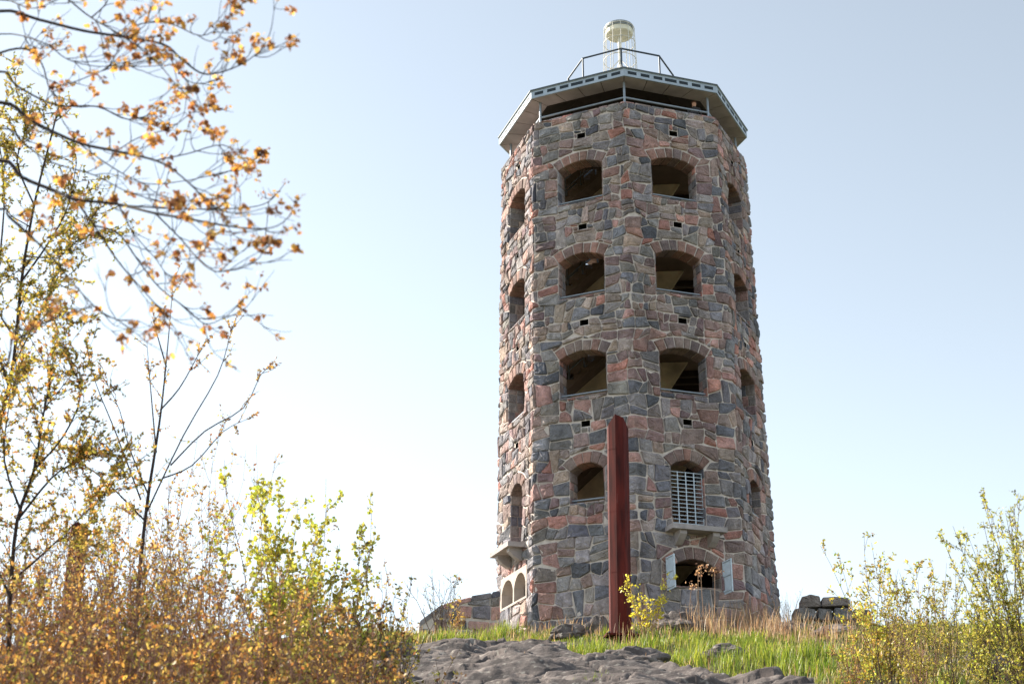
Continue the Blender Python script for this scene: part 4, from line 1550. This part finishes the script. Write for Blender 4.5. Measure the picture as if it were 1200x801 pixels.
# yellow shrub by the column, bare shrub by the parapet
shrub('yellow_shrub', 'wispy shrub with bright yellow buds beside the rusted column', 'shrub', base_at(758, 39.4), top_h(762, 668, 39.4), 16, .42, 620, .085, [lin(226, 214, 70), lin(210, 196, 66), lin(232, 224, 110)], 'dry', rad=.012, sub=5, lo=.3, branch=.24)
shrub('bare_shrub', 'leafless grey shrub in front of the low parapet wall', 'shrub', base_at(516, 41.5), top_h(516, 664, 41.5), 12, .48, 60, .06, OLIVE, 'bark', rad=.016, sub=7, lo=.3, branch=.3)
shrub('bare_shrub', 'straggly brown shrub with a few golden leaves at the low end of the parapet wall', 'shrub', base_at(535, 42.5), top_h(545, 708, 42.5), 14, .6, 260, .07, GOLD + BRONZE, 'dry', rad=.012, sub=6, lo=.3, branch=.3)
shrub('bare_shrub', 'faint leafless shrub between the tower and the broken wall', 'shrub', base_at(921, 46.0), top_h(921, 690, 46.0), 8, .3, 30, .06, OLIVE, 'dry', rad=.010, sub=6, lo=.3, branch=.3)

# dried wildflower stalks in front of the gated arch
for px, py, y in ((817, 668, 41.0), (823, 662, 41.2), (836, 666, 41.4), (805, 684, 40.8)):
    b = base_at(px, y)
    root = empty('dried_flower', b, 'dried brown flower stalk with a tufted head in front of the gated arch', 'plant', 'dried flower stalks before the gated arch')
    h = top_h(px, py, y)
    P = path((0, 0, -.05), (rng.normal(0, .05), 0, 1), h, 7, .03)
    tubes_obj('stalk', [(P, np.linspace(.012, .007, len(P)))], M['dry'], root, 5)
    n_ = 26
    pp = P[-1] + rng.normal(0, 1, (n_, 3)) * np.array([.09, .09, .06])
    leaf_mesh('flower_head', pp, rng.normal(0, 1, (n_, 3)), np.full(n_, .075), pick_cols([lin(196, 160, 130), lin(160, 122, 98)], n_), M['leaf'], root)

# ------------------------------------------------------------------ grass and dry weeds
def blades(name, P, H, Wd, cols, mat, lean=.35):
    n = len(P)
    a = rng.uniform(0, 2 * PI, n)
    dv = np.stack([np.cos(a), np.sin(a), np.zeros(n)], 1)
    sv = np.stack([-np.sin(a), np.cos(a), np.zeros(n)], 1)
    le = (rng.uniform(.1, 1, n) * lean)[:, None] * H[:, None]
    up = np.array([0, 0, 1.0])
    w = Wd[:, None]
    v0 = P - sv * w; v1 = P + sv * w
    mid = P + dv * le * .3 + up * (H * .6)[:, None]
    v2 = mid + sv * w * .75; v3 = mid - sv * w * .75
    tip = P + dv * le + up * H[:, None]
    v4 = tip + sv * w * .15; v5 = tip - sv * w * .15
    V = np.stack([v0, v1, v2, v3, v4, v5], 1).reshape(-1, 3)
    i = np.arange(n)[:, None] * 6
    F = np.concatenate([i + np.array([[0, 1, 2, 3]]), i + np.array([[3, 2, 4, 5]])])
    return np_mesh(name, V, F, mat, None, col=np.repeat(cols, 6, axis=0))


def ledge_mask(x, y):
    e = np.interp(x, lx, edge_y, left=30, right=30)
    return (y < e - .2) & (x > -7) & (x < 3.4)


GR = []; GH = []; GC = []
GPAL = np.array([lin(142, 158, 58), lin(116, 142, 50), lin(168, 174, 72), lin(92, 118, 44), lin(184, 168, 104), lin(132, 150, 56)])
nt_ = 8500
tx = rng.uniform(-9, 12, nt_); ty = rng.uniform(29.5, 45, nt_)
dens = np.array([noise.noise(Vector((a * .55, b * .55, 2.0))) for a, b in zip(tx, ty)])
for x, y, dn in zip(tx, ty, dens):
    if ledge_mask(x, y) and dn < .42: continue
    if math.hypot(x, y - D) < 4.95: continue
    nb = int(rng.integers(8, 20))
    mo = max(0, noise.noise(Vector((x * 1.1, y * 1.1, 6.0))))
    hh = (.08 + .28 * max(0, dn + .12) + .55 * mo * mo) * rng.uniform(.7, 1.3)
    q = rng.normal(0, .09, (nb, 2)) + np.array([x, y])
    GR.append(np.stack([q[:, 0], q[:, 1], ground(q[:, 0], q[:, 1]) - .03], 1))
    GH.append(hh * rng.uniform(.5, 1.15, nb))
    GC.append(np.tile(GPAL[rng.integers(0, len(GPAL))] * (.8 + .5 * mo), (nb, 1)) * rng.uniform(.7, 1.2, (nb, 1)))
# tall tufts on the crest seen against the wall
for px, py, n_ in ((590, 745, 260), (565, 748, 160), (615, 742, 160), (545, 752, 120), (700, 765, 120), (760, 760, 120), (880, 760, 200), (830, 765, 180), (690, 768, 160), (720, 775, 140), (800, 778, 200), (860, 782, 200), (905, 775, 220), (940, 770, 220), (980, 775, 200), (925, 790, 220)):
    P = gnd(px, py)
    for _ in range(n_ // 8):
        q = rng.normal(0, .33, (10, 2)) + P[:2]
        GR.append(np.stack([q[:, 0], q[:, 1], ground(q[:, 0], q[:, 1]) - .03], 1))
        GH.append(rng.uniform(.18, .52, 10)); GC.append(GPAL[rng.integers(0, 3, 10)] * rng.uniform(.8, 1.2, (10, 1)))
GR = np.concatenate(GR); GH = np.concatenate(GH); GC = np.concatenate(GC)
tag(blades('grass', GR, GH, rng.uniform(.006, .012, len(GR)), GC, M['grass'], .6), 'sunlit yellow-green spring grass on the slope below the tower', 'grass', kind='stuff')

WP = []; WH = []
for px, py, n_, sx, hmax in ((870, 742, 420, 1.5, 1.25), (905, 745, 220, 1.0, .9), (830, 745, 160, .9, 1.0), (585, 738, 90, 1.0, .9), (730, 745, 60, .5, .9), (960, 752, 200, 1.5, .8), (1060, 770, 200, 2.0, .8), (640, 742, 60, .8, .5)):
    P = gnd(px, py)
    q = rng.normal(0, 1, (n_, 2)) * np.array([sx * .5, .5]) + P[:2]
    ok = np.hypot(q[:, 0], q[:, 1] - D) > 4.95
    q = q[ok]
    WP.append(np.stack([q[:, 0], q[:, 1], ground(q[:, 0], q[:, 1]) - .03], 1)); WH.append(hmax * rng.uniform(.3, 1, len(q)))
q = np.stack([rng.uniform(-8, 11, 4200), rng.uniform(31, 45, 4200)], 1)
ok = (np.hypot(q[:, 0], q[:, 1] - D) > 4.9) & ~(ledge_mask(q[:, 0], q[:, 1]) & (rng.uniform(0, 1, 4200) < .93))
q = q[ok]
WP.append(np.stack([q[:, 0], q[:, 1], ground(q[:, 0], q[:, 1]) - .02], 1)); WH.append(rng.uniform(.08, .42, len(q)))
WP = np.concatenate(WP); WH = np.concatenate(WH)
tag(blades('dry_weeds', WP, WH, np.full(len(WP), .009), pick_cols([lin(190, 158, 130), lin(164, 128, 104), lin(210, 184, 150)], len(WP)), M['leaf'], .45), 'dry tan weed stalks standing along the foot of the tower', 'weeds', kind='stuff')

# ------------------------------------------------------------------ visitor on the observation deck
def visitor():
    P = at(813, 119.5, 46.62)
    foot = 25.60
    hgt = P[2] - foot
    root = empty('person', (P[0], 46.62, foot), 'person with brown hair in a dark jacket looking over the deck rail under the roof', 'person')
    s = hgt / 1.78
    J = {'pel': (0, 0, .95), 'wai': (0, -.01, 1.1), 'che': (0, -.03, 1.32), 'nek': (0, -.04, 1.5), 'hd0': (0, -.06, 1.57), 'hd1': (0, -.07, 1.66), 'hd2': (0, -.055, 1.735),
         'shl': (-.19, -.03, 1.43), 'ell': (-.27, -.14, 1.18), 'wrl': (-.16, -.34, 1.10), 'hal': (-.12, -.42, 1.10), 'shr': (.19, -.03, 1.43), 'elr': (.27, -.14, 1.18), 'wrr': (.18, -.34, 1.10), 'har': (.14, -.42, 1.10),
         'hil': (-.1, 0, .9), 'knl': (-.11, -.02, .5), 'anl': (-.11, .02, .09), 'tol': (-.12, -.14, .04), 'hir': (.1, 0, .9), 'knr': (.11, -.02, .5), 'anr': (.11, .02, .09), 'tor': (.12, -.14, .04)}
    R_ = {'pel': .13, 'wai': .12, 'che': .14, 'nek': .055, 'hd0': .085, 'hd1': .10, 'hd2': .06, 'shl': .07, 'ell': .045, 'wrl': .032, 'hal': .035, 'shr': .07, 'elr': .045, 'wrr': .032, 'har': .035,
          'hil': .09, 'knl': .06, 'anl': .04, 'tol': .035, 'hir': .09, 'knr': .06, 'anr': .04, 'tor': .035}
    E = [('pel', 'wai'), ('wai', 'che'), ('che', 'nek'), ('nek', 'hd0'), ('hd0', 'hd1'), ('hd1', 'hd2'), ('che', 'shl'), ('shl', 'ell'), ('ell', 'wrl'), ('wrl', 'hal'), ('che', 'shr'), ('shr', 'elr'), ('elr', 'wrr'), ('wrr', 'har'),
         ('pel', 'hil'), ('hil', 'knl'), ('knl', 'anl'), ('anl', 'tol'), ('pel', 'hir'), ('hir', 'knr'), ('knr', 'anr'), ('anr', 'tor')]
    names = list(J)
    me = bpy.data.meshes.new('body')
    me.from_pydata([tuple(c_ * s for c_ in J[n]) for n in names], [(names.index(a), names.index(b_)) for a, b_ in E], [])
    o = link(bpy.data.objects.new('body', me), root)
    sk = o.modifiers.new('skin', 'SKIN')
    for i, n in enumerate(names):
        me.skin_vertices[0].data[i].radius = (R_[n] * s * (1.25 if n in ('pel', 'wai', 'che') else 1), R_[n] * s)
    me.skin_vertices[0].data[0].use_root = True
    o.modifiers.new('sub', 'SUBSURF').levels = 2
    o.modifiers['sub'].render_levels = 2
    # clothing colours by height on the figure itself
    m, nt, N, L, b_ = new_mat('skin_and_clothes')
    tc = N.new('ShaderNodeTexCoord'); sp_ = N.new('ShaderNodeSeparateXYZ'); L.new(tc.outputs['Object'], sp_.inputs[0])
    r = N.new('ShaderNodeValToRGB'); r.color_ramp.interpolation = 'CONSTANT'
    mr = N.new('ShaderNodeMapRange'); mr.inputs[2].default_value = 1.8 * s; L.new(sp_.outputs[2], mr.inputs[0]); L.new(mr.outputs[0], r.inputs[0])
    e = r.color_ramp.elements
    e[0].color = (*lin(50, 54, 66), 1); e[1].position = .53; e[1].color = (*lin(58, 56, 60), 1)
    x = e.new(.845); x.color = (*lin(214, 164, 140), 1)
    L.new(r.outputs[0], b_.inputs['Base Color']); b_.inputs['Roughness'].default_value = .7
    me.materials.append(m)
    # hair cap
    V, Fc = lathe([(.012, .115), (.06, .10), (.098, .055), (.112, .0), (.10, -.03)], 14)
    V = [(a * s, (b2 + .02) * s - .055 * s, (1.685 + c_ + (.0 if b2 < 0 else -.05 * (b2 / .1))) * s) for a, b2, c_ in V]
    MB().add(V, Fc).build('hair', mat_plain('brown_hair', lin(92, 62, 44), .7), root, True)
    V = [(-.012 * s, -.15 * s, 1.655 * s), (.012 * s, -.15 * s, 1.655 * s), (0, -.185 * s, 1.65 * s), (0, -.152 * s, 1.70 * s)]
    MB().add(V, [(0, 1, 2), (0, 2, 3), (1, 3, 2)]).build('nose', mat_plain('face_skin', lin(214, 164, 140), .6), root)


visitor()
